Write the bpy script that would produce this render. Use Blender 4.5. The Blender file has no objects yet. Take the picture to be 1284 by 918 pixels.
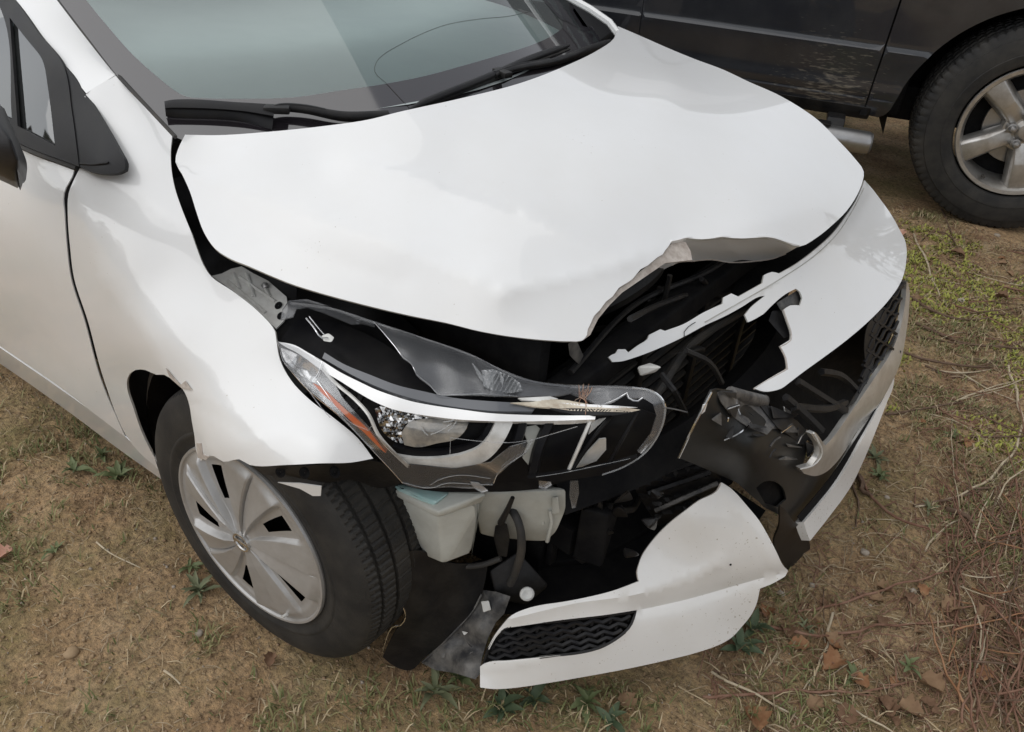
import bpy, bmesh, math, random
import numpy as np
from mathutils import Vector, noise
from mathutils.geometry import delaunay_2d_cdt
C = bpy.context.scene.collection
rnd = random.Random(7)
nrs = np.random.RandomState(5)
PI = math.pi

# ------------------------------------------------------------------ camera, world, sun, exposure
IW, IH, F = 1284.0, 918.0, 1045.5
CAM = np.array([1.056, -1.483, 1.552]); YAW, PITCH, ROLL = 2.201, .606, .0908
_d = np.array([math.cos(PITCH)*math.cos(YAW), math.cos(PITCH)*math.sin(YAW), -math.sin(PITCH)])
_r = np.cross(_d, [0, 0, 1]); _r /= np.linalg.norm(_r); _u = np.cross(_r, _d)
RT = math.cos(ROLL)*_r + math.sin(ROLL)*_u
UP = -math.sin(ROLL)*_r + math.cos(ROLL)*_u
cd = bpy.data.cameras.new('camera'); cam = bpy.data.objects.new('camera', cd); C.objects.link(cam)
from mathutils import Matrix
cam.matrix_world = Matrix([[RT[i], UP[i], -_d[i], CAM[i]] for i in range(3)] + [[0, 0, 0, 1]])
cd.sensor_fit = 'HORIZONTAL'; cd.sensor_width = 36; cd.lens = F/IW*36; cd.clip_start = .02; cd.clip_end = 2000
S = bpy.context.scene; S.camera = cam
S.view_settings.view_transform = 'Standard'; S.view_settings.look = 'None'
S.view_settings.gamma = 1; S.view_settings.exposure = 0.25
SUN_EL, SUN_AZ = math.radians(60), math.radians(-128)      # azimuth measured from +x towards +y
w = bpy.data.worlds.new('World'); S.world = w; w.use_nodes = True
nt = w.node_tree; nt.nodes.clear()
sky = nt.nodes.new('ShaderNodeTexSky'); sky.sky_type = 'NISHITA'; sky.sun_disc = False
sky.sun_elevation = SUN_EL; sky.sun_rotation = PI/2 - SUN_AZ; sky.dust_density = 0.6; sky.air_density = 1.0
hs = nt.nodes.new('ShaderNodeHueSaturation'); hs.inputs['Saturation'].default_value = .17
bg = nt.nodes.new('ShaderNodeBackground'); bg.inputs[1].default_value = .15
ow = nt.nodes.new('ShaderNodeOutputWorld')
nt.links.new(sky.outputs[0], hs.inputs['Color']); nt.links.new(hs.outputs[0], bg.inputs[0]); nt.links.new(bg.outputs[0], ow.inputs[0])
sl = bpy.data.lights.new('sun', 'SUN'); sl.energy = 1.15; sl.angle = math.radians(110); sl.color = (1, .97, .92)
so = bpy.data.objects.new('sun', sl); C.objects.link(so)
so.rotation_euler = Vector((math.cos(SUN_EL)*math.cos(SUN_AZ), math.cos(SUN_EL)*math.sin(SUN_AZ), math.sin(SUN_EL))).to_track_quat('Z', 'Y').to_euler()

# ------------------------------------------------------------------ surveying helpers: photo point + known offset -> point of the car
def rays(uv):
    uv = np.asarray(uv, float).reshape(-1, 2)
    return _d + RT*((uv[:, :1]-IW/2)/F) - UP*((uv[:, 1:]-IH/2)/F)
def depth_of(p): return (np.asarray(p, float)-CAM) @ _d
def project(p):
    v = np.asarray(p, float)-CAM; z = v @ _d
    return IW/2+F*(v @ RT)/z, IH/2-F*(v @ UP)/z
AX = {'x': 0, 'y': 1, 'z': 2}
def at(u, v, ax, val):
    r = rays([(u, v)])[0]; i = AX[ax]
    return CAM + r*(val-CAM[i])/r[i]
class Surf:
    """smooth surface through surveyed points (thin-plate spline)"""
    def __init__(s, anchors, lam=1e-4):
        P, wv = [], []
        for a in anchors:
            if a[0] == 'p':
                P.append(project(a[1:])); wv.append(1/depth_of(a[1:]))
            else:
                P.append(a[:2]); wv.append(1/depth_of(at(*a)))
        P = np.array(P, float)/400; n = len(P)
        K = s.k(P, P) + lam*np.eye(n); Q = np.c_[np.ones(n), P]
        A = np.zeros((n+3, n+3)); A[:n, :n] = K; A[:n, n:] = Q; A[n:, :n] = Q.T
        sol = np.linalg.solve(A, np.r_[np.array(wv), np.zeros(3)])
        s.P, s.a, s.b = P, sol[:n], sol[n:]
        s.creases = []
    @staticmethod
    def k(A, B):
        r2 = ((A[:, None]-B[None])**2).sum(-1)
        return np.where(r2 > 1e-12, r2*np.log(r2+1e-12), 0)
    def __call__(s, uv, back=0.0):
        uv = np.asarray(uv, float).reshape(-1, 2); q = uv/400
        z = 1/(s.k(q, s.P) @ s.a + s.b[0] + q @ s.b[1:])
        for (pl, h, wd) in s.creases:
            z = z - h*np.exp(-polydist(uv, pl)/wd)
        r = rays(uv); ln = np.linalg.norm(r, axis=1)
        return CAM + r*(z + np.asarray(back)/ln)[:, None]
def polydist(uv, pl):
    pl = np.asarray(pl, float); best = np.full(len(uv), 1e9)
    for a, b in zip(pl[:-1], pl[1:]):
        ab = b-a; t = np.clip(((uv-a) @ ab)/(ab @ ab), 0, 1)
        best = np.minimum(best, np.linalg.norm(uv-a-t[:, None]*ab, axis=1))
    return best
def inside(uv, poly):
    p = np.asarray(poly, float); q = np.roll(p, -1, 0); x, y = uv[:, 0], uv[:, 1]; c = np.zeros(len(uv), bool)
    for (x0, y0), (x1, y1) in zip(p, q):
        if y0 == y1: continue
        m = ((y0 > y) != (y1 > y)) & (x < (x1-x0)*(y-y0)/(y1-y0)+x0); c ^= m
    return c
def smooth_line(pts, step, closed=True, corner=42):
    p = np.asarray(pts, float); n = len(p); T = np.zeros_like(p)
    for i in range(n):
        if not closed and i in (0, n-1):
            continue
        a, b, c = p[i-1], p[i], p[(i+1) % n]
        d1, d2 = b-a, c-b; l1, l2 = np.linalg.norm(d1)+1e-9, np.linalg.norm(d2)+1e-9
        if math.degrees(math.acos(np.clip(d1 @ d2/(l1*l2), -1, 1))) < corner:
            t = d1/l1+d2/l2; T[i] = t/(np.linalg.norm(t)+1e-9)
    out = []
    for i in range(n if closed else n-1):
        a, b = p[i], p[(i+1) % n]; L = np.linalg.norm(b-a); ta, tb = T[i]*L, T[(i+1) % n]*L
        if not T[i].any(): ta = (b-a)
        if not T[(i+1) % n].any(): tb = (b-a)
        k = max(1, int(math.ceil(L/step)))
        for s in np.arange(k)/k:
            h1 = 2*s**3-3*s**2+1; h2 = s**3-2*s**2+s; h3 = -2*s**3+3*s**2; h4 = s**3-s**2
            out.append(h1*a+h2*ta+h3*b+h4*tb)
    if not closed: out.append(p[-1])
    return np.array(out)

# ------------------------------------------------------------------ object helpers
def link(name, me, mat=None, parent=None, label=None):
    o = bpy.data.objects.new(name, me); C.objects.link(o)
    if mat is not None:
        for m in (mat if isinstance(mat, (list, tuple)) else [mat]): me.materials.append(m)
    if parent is not None: o.parent = parent; o.matrix_parent_inverse = parent.matrix_world.inverted()
    if label: o['label'] = label
    return o
def mesh(name, V, Fc, smooth=30):
    me = bpy.data.meshes.new(name); me.from_pydata([tuple(map(float, v)) for v in V], [], [tuple(map(int, f)) for f in Fc]); me.update()
    if smooth:
        me.polygons.foreach_set('use_smooth', [True]*len(me.polygons)); me.set_sharp_from_angle(angle=math.radians(smooth))
    return me
def thing(name, loc, label, cat, group=None, rz=0):
    o = bpy.data.objects.new(name, None); C.objects.link(o); o.location = loc; o.rotation_euler = (0, 0, rz); o.empty_display_size = .1
    tag(o, label, cat, group); bpy.context.view_layer.update(); return o
def tag(o, label, cat, group=None, kind=None):
    if label: o['label'] = label
    if cat: o['category'] = cat
    if group: o['group'] = group
    if kind: o['kind'] = kind
    return o
def part_empty(name, parent, loc=None):
    o = bpy.data.objects.new(name, None); C.objects.link(o); o.empty_display_size = .05
    o.parent = parent; o.matrix_parent_inverse = parent.matrix_world.inverted()
    return o
def triangulate(outline, grid, holes=(), rows=None, folds=()):
    loops = [np.asarray(outline)]+[np.asarray(h) for h in holes]
    vs, es = [], []
    for L in loops:
        b = len(vs); vs += [tuple(p) for p in L]; es += [(b+i, b+(i+1) % len(L)) for i in range(len(L))]
    o = loops[0]; lo, hi = o.min(0), o.max(0); g = []
    j = 0; y = lo[1]
    while y < hi[1]:
        xs = np.arange(lo[0]+(j % 2)*grid/2, hi[0], grid); g.append(np.c_[xs, np.full(len(xs), y)]); y += grid*.866; j += 1
    g = np.concatenate(g) if g else np.zeros((0, 2))
    if rows is not None: g = np.concatenate([np.c_[np.arange(lo[0]+grid*.3, hi[0], grid), np.full(len(np.arange(lo[0]+grid*.3, hi[0], grid)), r)] for r in rows])
    if len(g):
        m = inside(g, o)
        for h in loops[1:]: m &= ~inside(g, h)
        g = g[m]; keep = np.ones(len(g), bool); fp = []
        for fl in folds:                       # vertices along every crease, so that it folds in a line
            q = smooth_line(fl, grid*.8, closed=False, corner=80); q = q[inside(q, o)]
            for h in loops[1:]: q = q[~inside(q, h)]
            if not len(q): continue
            far_ = np.ones(len(q), bool)
            for L in loops: far_ &= polydist(q, np.r_[L, L[:1]]) > grid*.3
            q = q[far_]; keep &= polydist(g, fl) > grid*.55; fp.append(q)
        for L in loops:
            keep &= polydist(g, np.r_[L, L[:1]]) > grid*(.42 if rows is None else .12)
        vs += [tuple(p) for p in g[keep]]
        for q in fp: vs += [tuple(p) for p in q]
    r = delaunay_2d_cdt([Vector(v) for v in vs], es, [], 0, grid*1e-4)
    V = np.array([tuple(v) for v in r[0]]); T = np.array([f for f in r[2] if len(f) == 3])
    c = V[T].mean(1); m = inside(c, o)
    for h in loops[1:]: m &= ~inside(c, h)
    return V, T[m]
def solid(P, T, thick, toward):
    """closed sheet: front P/T facing `toward`, a back face thick behind it"""
    P = np.asarray(P); T = np.asarray(T)
    n = np.cross(P[T[:, 1]]-P[T[:, 0]], P[T[:, 2]]-P[T[:, 0]])
    if (n*(toward-P[T].mean(1))).sum() < 0: T = T[:, ::-1]; n = -n
    if not thick: return P, [tuple(t) for t in T]
    vn = np.zeros_like(P)
    for k in range(3): np.add.at(vn, T[:, k], n)
    vn /= np.linalg.norm(vn, axis=1)[:, None]+1e-12
    N = len(P); B = P-vn*thick
    ed = {}
    for t in T:
        for a, b in ((t[0], t[1]), (t[1], t[2]), (t[2], t[0])): ed[(a, b)] = 1
    rim = [(a, b) for (a, b) in ed if (b, a) not in ed]
    Fc = [tuple(t) for t in T]+[tuple(t[::-1]+N) for t in T]+[(b, a, a+N, b+N) for a, b in rim]
    return np.r_[P, B], Fc
def sheet(name, outline, surf, mat, parent, grid=9, thick=.0016, back=0, holes=(), curve=True, label=None, wob=0, fn=None, smooth=38, corner=42, rim=None):
    if not isinstance(surf, Surf): surf = Surf(surf)
    o = smooth_line(outline, grid, corner=corner if curve else 0)
    hs_ = [smooth_line(h, grid, corner=corner) for h in holes]
    V, T = triangulate(o, grid, hs_, None, [c_[0] for c_ in surf.creases])
    b = np.full(len(V), float(back))
    if fn is not None: b = b+fn(V)
    if wob:
        b = b+np.array([noise.noise(Vector((p[0]*.03, p[1]*.03, wob*1000))) for p in V])*wob
    P = surf(V, b)
    P, Fc = solid(P, T, thick, CAM); me = mesh(name, P, Fc, smooth); ob = link(name, me, mat, parent, label)
    if rim is not None:
        me.materials.append(rim); me.polygons.foreach_set('material_index', [0]*len(T)+[1]*(len(Fc)-len(T)))
    return ob
def tube_geo(pts, rad, seg=7, taper=None):
    p = np.asarray(pts, float); n = len(p); V, Fc = [], []
    tg = np.gradient(p, axis=0); tg /= np.linalg.norm(tg, axis=1)[:, None]+1e-12
    up = np.array([0, 0, 1.0]) if abs(tg[0][2]) < .9 else np.array([1.0, 0, 0])
    for i in range(n):
        s = np.cross(tg[i], up); s /= np.linalg.norm(s)+1e-12; t = np.cross(s, tg[i]); up = t
        r = rad[i] if hasattr(rad, '__len__') else rad
        for k in range(seg):
            a = 2*PI*k/seg; V.append(p[i]+r*(math.cos(a)*s+math.sin(a)*t))
    for i in range(n-1):
        for k in range(seg):
            Fc.append((i*seg+k, i*seg+(k+1) % seg, (i+1)*seg+(k+1) % seg, (i+1)*seg+k))
    Fc.append(tuple(range(seg))[::-1]); Fc.append(tuple((n-1)*seg+k for k in range(seg)))
    return V, Fc
def tube(name, pts, rad, mat, parent, seg=7, step=None, label=None, smooth=50):
    if step: pts = smooth_line(pts, step, closed=False, corner=75)
    if hasattr(rad, '__len__') and len(rad) == 2: rad = np.linspace(rad[0], rad[1], len(pts))
    V, Fc = tube_geo(pts, rad, seg)
    return link(name, mesh(name, V, Fc, smooth), mat, parent, label)
def seam(name, pxs, surf, rad, mat, parent, back=0, seg=5, label=None):
    return tube(name, surf(smooth_line(pxs, 8, closed=False, corner=60), back), rad, mat, parent, seg, label=label)
def join(*gs):
    V, Fc = [], []
    for v, f in gs:
        b = len(V); V += [tuple(p) for p in v]; Fc += [tuple(i+b for i in q) for q in f]
    return V, Fc
def box_geo(c, s, bev=.004, rot=None):
    bm = bmesh.new(); bmesh.ops.create_cube(bm, size=1)
    for v in bm.verts: v.co = Vector((v.co.x*s[0], v.co.y*s[1], v.co.z*s[2]))
    if bev: bmesh.ops.bevel(bm, geom=list(bm.edges), offset=bev, segments=2, profile=.6, affect='EDGES')
    M = rot if rot is not None else Matrix.Identity(3)
    V = [tuple((M @ v.co)+Vector(c)) for v in bm.verts]; bm.verts.index_update()
    Fc = [tuple(v.index for v in f.verts) for f in bm.faces]; bm.free()
    return V, Fc
def hull_geo(pts, bev=.004):
    bm = bmesh.new()
    for p in pts: bm.verts.new(tuple(map(float, p)))
    r = bmesh.ops.convex_hull(bm, input=list(bm.verts))
    bmesh.ops.delete(bm, geom=[g for g in r['geom_interior'] if isinstance(g, bmesh.types.BMVert)], context='VERTS')
    bmesh.ops.dissolve_limit(bm, angle_limit=math.radians(4), verts=list(bm.verts), edges=list(bm.edges))
    if bev: bmesh.ops.bevel(bm, geom=list(bm.edges), offset=bev, segments=3, profile=.5, affect='EDGES')
    bm.normal_update(); bm.verts.index_update()
    V = [tuple(v.co) for v in bm.verts]; Fc = [tuple(v.index for v in f.verts) for f in bm.faces]; bm.free()
    return V, Fc
def geo(name, g, mat, parent, label=None, smooth=35): return link(name, mesh(name, g[0], g[1], smooth), mat, parent, label)
def lathe_geo(prof, seg, c, ax, fw, rfun=None):
    """prof: (offset along ax, radius); closed ring"""
    c, ax, fw = map(lambda q: np.asarray(q, float), (c, ax, fw)); up = np.cross(ax, fw)
    V, Fc = [], []; m = len(prof)
    for i in range(seg):
        a = 2*PI*i/seg; rd = math.cos(a)*fw+math.sin(a)*up
        for j, (o, r) in enumerate(prof):
            if rfun: r = rfun(i, j, o, r)
            V.append(c+ax*o+rd*r)
    for i in range(seg):
        for j in range(m-1):
            Fc.append((i*m+j, ((i+1) % seg)*m+j, ((i+1) % seg)*m+j+1, i*m+j+1))
    return V, Fc

# ------------------------------------------------------------------ materials
def mat(name, col, rough=.5, metal=0, coat=0, coat_r=.03, spec=.5, var=None, vscale=8, bump=0, bscale=200, rvar=0, alpha=1, trans=0, ior=1.5, detail=6):
    m = bpy.data.materials.new(name); m.use_nodes = True; n = m.node_tree.nodes; l = m.node_tree.links
    p = n['Principled BSDF']; p.inputs['Base Color'].default_value = (*col, 1); p.inputs['Roughness'].default_value = rough
    p.inputs['Metallic'].default_value = metal; p.inputs['Coat Weight'].default_value = coat; p.inputs['Coat Roughness'].default_value = coat_r
    p.inputs['Specular IOR Level'].default_value = spec; p.inputs['IOR'].default_value = ior
    p.inputs['Transmission Weight'].default_value = trans; p.inputs['Alpha'].default_value = alpha
    tc = n.new('ShaderNodeTexCoord')
    if var is not None:
        t = n.new('ShaderNodeTexNoise'); t.inputs['Scale'].default_value = vscale; t.inputs['Detail'].default_value = detail; t.inputs['Roughness'].default_value = .65
        l.new(tc.outputs['Object'], t.inputs['Vector'])
        cr = n.new('ShaderNodeValToRGB'); cr.color_ramp.elements[0].position = .38; cr.color_ramp.elements[1].position = .68
        cr.color_ramp.elements[0].color = (*col, 1); cr.color_ramp.elements[1].color = (*var, 1)
        l.new(t.outputs['Fac'], cr.inputs[0]); l.new(cr.outputs[0], p.inputs['Base Color'])
        if rvar:
            mr = n.new('ShaderNodeMapRange'); mr.inputs[3].default_value = rough; mr.inputs[4].default_value = rough+rvar
            l.new(t.outputs['Fac'], mr.inputs[0]); l.new(mr.outputs[0], p.inputs['Roughness'])
    if bump:
        t = n.new('ShaderNodeTexNoise'); t.inputs['Scale'].default_value = bscale; t.inputs['Detail'].default_value = 4
        l.new(tc.outputs['Object'], t.inputs['Vector'])
        b = n.new('ShaderNodeBump'); b.inputs['Strength'].default_value = bump; b.inputs['Distance'].default_value = .002
        l.new(t.outputs['Fac'], b.inputs['Height']); l.new(b.outputs[0], p.inputs['Normal'])
    return m
def film(name, col, fac, rough=.08, ior=1.5, gloss=(1, 1, 1), tint=(1, 1, 1)):
    """thin clear sheet: see-through tint, a little grey body, Fresnel shine"""
    m = bpy.data.materials.new(name); m.use_nodes = True; n = m.node_tree.nodes; l = m.node_tree.links; n.clear()
    tr = n.new('ShaderNodeBsdfTransparent'); tr.inputs[0].default_value = (*tint, 1)
    df = n.new('ShaderNodeBsdfDiffuse'); df.inputs[0].default_value = (*col, 1)
    gl = n.new('ShaderNodeBsdfGlossy'); gl.inputs[0].default_value = (*gloss, 1); gl.inputs[1].default_value = rough
    fr = n.new('ShaderNodeFresnel'); fr.inputs[0].default_value = ior
    a = n.new('ShaderNodeMixShader'); a.inputs[0].default_value = fac; b = n.new('ShaderNodeMixShader'); o = n.new('ShaderNodeOutputMaterial')
    l.new(tr.outputs[0], a.inputs[1]); l.new(df.outputs[0], a.inputs[2]); l.new(fr.outputs[0], b.inputs[0]); l.new(a.outputs[0], b.inputs[1]); l.new(gl.outputs[0], b.inputs[2]); l.new(b.outputs[0], o.inputs[0])
    return m
M = {}
M['paint'] = mat('white_paint', (.79, .795, .79), .38, coat=1, coat_r=.03, var=(.765, .765, .75), vscale=3.5)
M['paint_back'] = mat('grey_primer', (.50, .50, .47), .6, var=(.36, .34, .30), vscale=25)
M['raw'] = mat('torn_paint_edge', (.52, .47, .42), .6, var=(.34, .29, .25), vscale=60, bump=.4)
M['trim'] = mat('black_trim', (.013, .013, .015), .42, spec=.25, var=(.019, .0185, .018), vscale=20, bump=.15, bscale=900)
M['rubber'] = mat('rubber', (.028, .028, .028), .72, var=(.06, .052, .042), vscale=14, bump=.3, bscale=260)
M['tyre'] = mat('tyre_rubber', (.019, .019, .019), .65, spec=.3, var=(.046, .043, .038), vscale=9, bump=.35, bscale=300)
M['blackplastic'] = mat('black_plastic', (.009, .009, .010), .45, spec=.28, var=(.024, .0225, .021), vscale=18, bump=.3, bscale=120)
M['panelblack'] = mat('scuffed_black_panel', (.019, .0195, .0195), .34, spec=.15, var=(.028, .028, .027), vscale=14)
M['glossblack'] = mat('gloss_black', (.008, .008, .0095), .3, spec=.06, var=(.016, .0155, .015), vscale=9)
M['dark'] = mat('engine_bay_black', (.006, .006, .007), .75, spec=.12, var=(.014, .0135, .013), vscale=16, bump=.5, bscale=60)
M['dusty'] = mat('dusty_plastic', (.035, .035, .037), .5, var=(.17, .16, .145), vscale=26, bump=.5, bscale=120)
M['chrome'] = mat('chrome', (.72, .72, .71), .2, metal=1, var=(.55, .53, .5), vscale=25, rvar=.15)
M['silver'] = mat('silver_wheel_paint', (.43, .425, .415), .38, metal=.4, coat=.35, coat_r=.12, var=(.37, .36, .345), vscale=22, bump=.05)
M['bezel'] = mat('satin_silver', (.70, .695, .67), .32, metal=.25, coat=.3, var=(.52, .51, .48), vscale=40)
M['satin'] = mat('scuffed_chrome', (.66, .65, .62), .22, metal=.6, var=(.55, .53, .49), vscale=22, rvar=.2)
M['drl'] = mat('white_light_bar', (.88, .88, .87), .22, coat=1)
M['greyband'] = mat('grey_lens_band', (.10, .105, .115), .28, coat=.7)
M['crystal'] = mat('faceted_reflector', (.62, .62, .62), .12, metal=1, var=(.25, .25, .25), vscale=60)
M['amber'] = mat('amber_reflector', (.46, .085, .02), .3, coat=1, var=(.40, .13, .06), vscale=60)
M['pale'] = mat('cream_splinter', (.62, .57, .46), .6, var=(.40, .32, .24), vscale=50)
M['copper'] = mat('copper_strands', (.55, .27, .16), .4, metal=.7, var=(.6, .5, .4), vscale=80)
M['tank'] = mat('milky_plastic', (.50, .51, .47), .42, var=(.40, .40, .36), vscale=16, bump=.12, bscale=70)
M['paint_low'] = mat('white_paint_spattered', (.77, .765, .745), .42, coat=.8, coat_r=.08, var=(.72, .705, .67), vscale=5)
M['teal'] = mat('teal_plastic', (.38, .58, .57), .45, var=(.46, .60, .58), vscale=30)
M['clip'] = mat('white_clip', (.70, .70, .67), .5, var=(.56, .55, .52), vscale=40)
M['lensfilm'] = film('clear_grey_lens', (.16, .165, .175), .34, .14, 1.5)
M['lens'] = film('clear_lens', (.4, .41, .42), .09, .06, 1.5)
M['edge'] = film('lens_edge_and_glint', (.46, .475, .485), .36, .15, 1.45)
M['frit'] = mat('windshield_band', (.022, .019, .022), .06, coat=0, spec=1.0, ior=1.75)
M['glass'] = film('windshield_glass', (.42, .48, .475), .10, .02, 1.8, tint=(.80, .91, .89))
M['sideglass'] = film('side_glass', (.2, .22, .22), .08, .02, 2.1, tint=(.35, .38, .38))
M['dash'] = mat('dashboard_grey', (.40, .44, .435), .8, var=(.36, .40, .40), vscale=4, bump=.3, bscale=500)
M['seat'] = mat('grey_cloth', (.07, .072, .075), .9, var=(.05, .05, .055), vscale=30)
M['truck'] = mat('charcoal_truck_paint', (.018, .020, .025), .3, coat=.85, coat_r=.04, spec=.3, var=(.031, .033, .037), vscale=4)
M['alloy'] = mat('worn_alloy', (.52, .51, .49), .3, metal=.85, var=(.36, .34, .31), vscale=16, rvar=.2)
M['steel'] = mat('step_chrome', (.40, .40, .40), .28, metal=.9, var=(.33, .32, .31), vscale=20, rvar=.2)
# fine specks of dirt on the white paint
for _k, _lo in (('paint', .945), ('paint_low', .875)):
 _n = M[_k].node_tree.nodes; _l = M[_k].node_tree.links; _p = _n['Principled BSDF']; _tc = _n['Texture Coordinate']
 _t = _n.new('ShaderNodeTexNoise'); _t.inputs['Scale'].default_value = 190; _t.inputs['Detail'].default_value = 2; _l.new(_tc.outputs['Object'], _t.inputs['Vector'])
 _t2 = _n.new('ShaderNodeTexNoise'); _t2.inputs['Scale'].default_value = 6; _t2.inputs['Detail'].default_value = 6; _l.new(_tc.outputs['Object'], _t2.inputs['Vector'])
 _ad = _n.new('ShaderNodeMath'); _ad.operation = 'MULTIPLY_ADD'; _ad.inputs[1].default_value = .35; _l.new(_t2.outputs['Fac'], _ad.inputs[0]); _l.new(_t.outputs['Fac'], _ad.inputs[2])
 _cr = _n.new('ShaderNodeValToRGB'); _cr.color_ramp.elements[0].position = _lo; _cr.color_ramp.elements[1].position = _lo+.055; _l.new(_ad.outputs[0], _cr.inputs[0])
 _mx = _n.new('ShaderNodeMixRGB'); _mx.inputs[2].default_value = (.42, .38, .32, 1); _l.new(_cr.outputs[0], _mx.inputs[0])
 _l.new(_p.inputs['Base Color'].links[0].from_socket, _mx.inputs[1]); _l.new(_mx.outputs[0], _p.inputs['Base Color'])
# mud splash on the truck's lower door
_n = M['truck'].node_tree.nodes; _l = M['truck'].node_tree.links; _p = _n['Principled BSDF']
_tc = _n['Texture Coordinate']; _mp = _n.new('ShaderNodeMapping'); _mp.inputs['Rotation'].default_value = (0, .75, 0); _mp.inputs['Scale'].default_value = (26, 40, 130)
_t = _n.new('ShaderNodeTexNoise'); _t.inputs['Scale'].default_value = 1.0; _t.inputs['Detail'].default_value = 5
_l.new(_tc.outputs['Object'], _mp.inputs[0]); _l.new(_mp.outputs[0], _t.inputs['Vector'])
_g = _n.new('ShaderNodeVectorMath'); _g.operation = 'DISTANCE'; _g.inputs[1].default_value = (-.86, 0, .52); _l.new(_tc.outputs['Object'], _g.inputs[0])
_mr = _n.new('ShaderNodeMapRange'); _mr.inputs[1].default_value = .05; _mr.inputs[2].default_value = .42; _mr.inputs[3].default_value = .20; _mr.inputs[4].default_value = -.1; _l.new(_g.outputs['Value'], _mr.inputs[0])
_ad = _n.new('ShaderNodeMath'); _ad.operation = 'ADD'; _l.new(_t.outputs['Fac'], _ad.inputs[0]); _l.new(_mr.outputs[0], _ad.inputs[1])
_cr = _n.new('ShaderNodeValToRGB'); _cr.color_ramp.elements[0].position = .66; _cr.color_ramp.elements[1].position = .86; _l.new(_ad.outputs[0], _cr.inputs[0])
_mx = _n.new('ShaderNodeMixRGB'); _mx.inputs[2].default_value = (.16, .145, .12, 1); _l.new(_cr.outputs[0], _mx.inputs[0])
_l.new(_p.inputs['Base Color'].links[0].from_socket, _mx.inputs[1]); _l.new(_mx.outputs[0], _p.inputs['Base Color'])
_iv = _n.new('ShaderNodeMath'); _iv.operation = 'SUBTRACT'; _iv.inputs[0].default_value = 1; _l.new(_cr.outputs[0], _iv.inputs[1]); _l.new(_iv.outputs[0], _p.inputs['Coat Weight'])

# ------------------------------------------------------------------ ground
def fb(x, y, s, o=4): return noise.fractal(Vector((x*s, y*s, 3.1)), 1.0, 2.0, o)
def gz(x, y):
    k = math.exp(-((x*x+(y+.76)**2)/.08))
    h = .010*fb(x, y, 1.6, 3)+.006*fb(x+9, y, 7, 3)+.010*abs(fb(x, y+5, 22, 4))
    return h*(1-k)-.003
def axis(lo, hi, st, far):
    a = list(np.arange(lo, hi, st)); s = st; v = a[-1]
    while v < far: s *= 1.35; v += s; a.append(v)
    s = st; v = a[0]; b = []
    while v > -far: s *= 1.35; v -= s; b.append(v)
    return np.array(b[::-1]+a)
gx, gy = axis(-1.7, 1.9, .011, 400), axis(-1.85, 2.6, .011, 400)
GV = [(x, y, gz(x, y) if abs(x) < 9 and abs(y) < 9 else 0) for y in gy for x in gx]
nx = len(gx); GF = [(j*nx+i, j*nx+i+1, (j+1)*nx+i+1, (j+1)*nx+i) for j in range(len(gy)-1) for i in range(nx-1)]
gm = bpy.data.materials.new('dirt'); gm.use_nodes = True; n = gm.node_tree.nodes; l = gm.node_tree.links; p = n['Principled BSDF']; p.inputs['Roughness'].default_value = .95; p.inputs['Specular IOR Level'].default_value = .2
tc = n.new('ShaderNodeTexCoord')
def nz(scale, det=8, rough=.7):
    t = n.new('ShaderNodeTexNoise'); t.inputs['Scale'].default_value = scale; t.inputs['Detail'].default_value = det; t.inputs['Roughness'].default_value = rough; l.new(tc.outputs['Object'], t.inputs['Vector']); return t
def ramp(src, stops):
    r = n.new('ShaderNodeValToRGB'); e = r.color_ramp.elements
    while len(e) < len(stops): e.new(.5)
    for k, (pos, c) in zip(e, stops): k.position = pos; k.color = (*c, 1)
    l.new(src, r.inputs[0]); return r
def mixc(f, a, b, t='MIX'):
    m = n.new('ShaderNodeMixRGB'); m.blend_type = t
    for s, i in ((f, 0), (a, 1), (b, 2)):
        if isinstance(s, (int, float)): m.inputs[i].default_value = s
        elif isinstance(s, tuple): m.inputs[i].default_value = (*s, 1)
        else: l.new(s, m.inputs[i])
    return m.outputs[0]
base = ramp(nz(5).outputs['Fac'], [(.3, (.29, .19, .104)), (.48, (.50, .345, .198)), (.72, (.64, .475, .30))])
fine = ramp(nz(70, 10, .75).outputs['Fac'], [(.32, (.20, .18, .165)), (.47, (.92, .92, .92)), (.68, (1.5, 1.43, 1.32))])
c1 = mixc(1.0, base.outputs[0], fine.outputs[0], 'MULTIPLY')
moss = ramp(nz(2.6, 9, .72).outputs['Fac'], [(.45, (0, 0, 0)), (.64, (.8, .8, .8))])
c2 = mixc(moss.outputs[0], c1, mixc(1.0, (.26, .225, .10), fine.outputs[0], 'MULTIPLY'))
red = ramp(nz(3.7, 6).outputs['Fac'], [(.52, (0, 0, 0)), (.7, (.5, .5, .5))])
c3 = mixc(red.outputs[0], c2, mixc(1.0, (.32, .185, .11), fine.outputs[0], 'MULTIPLY'))
l.new(c3, p.inputs['Base Color'])
b1 = n.new('ShaderNodeBump'); b1.inputs['Strength'].default_value = .9; b1.inputs['Distance'].default_value = .030; l.new(nz(55, 10, .7).outputs['Fac'], b1.inputs['Height'])
l.new(b1.outputs[0], p.inputs['Normal'])
o = link('ground', mesh('ground', GV, GF, 180), gm); o['kind'] = 'structure'

# ================================================================== THE WHITE CAR (x forward, y to its left, front axle at x = 0)
car = thing('damaged_car', (0, 0, 0), 'white sedan with crumpled hood, torn front bumper and hanging broken headlight', 'car')
P = 'p'
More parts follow.
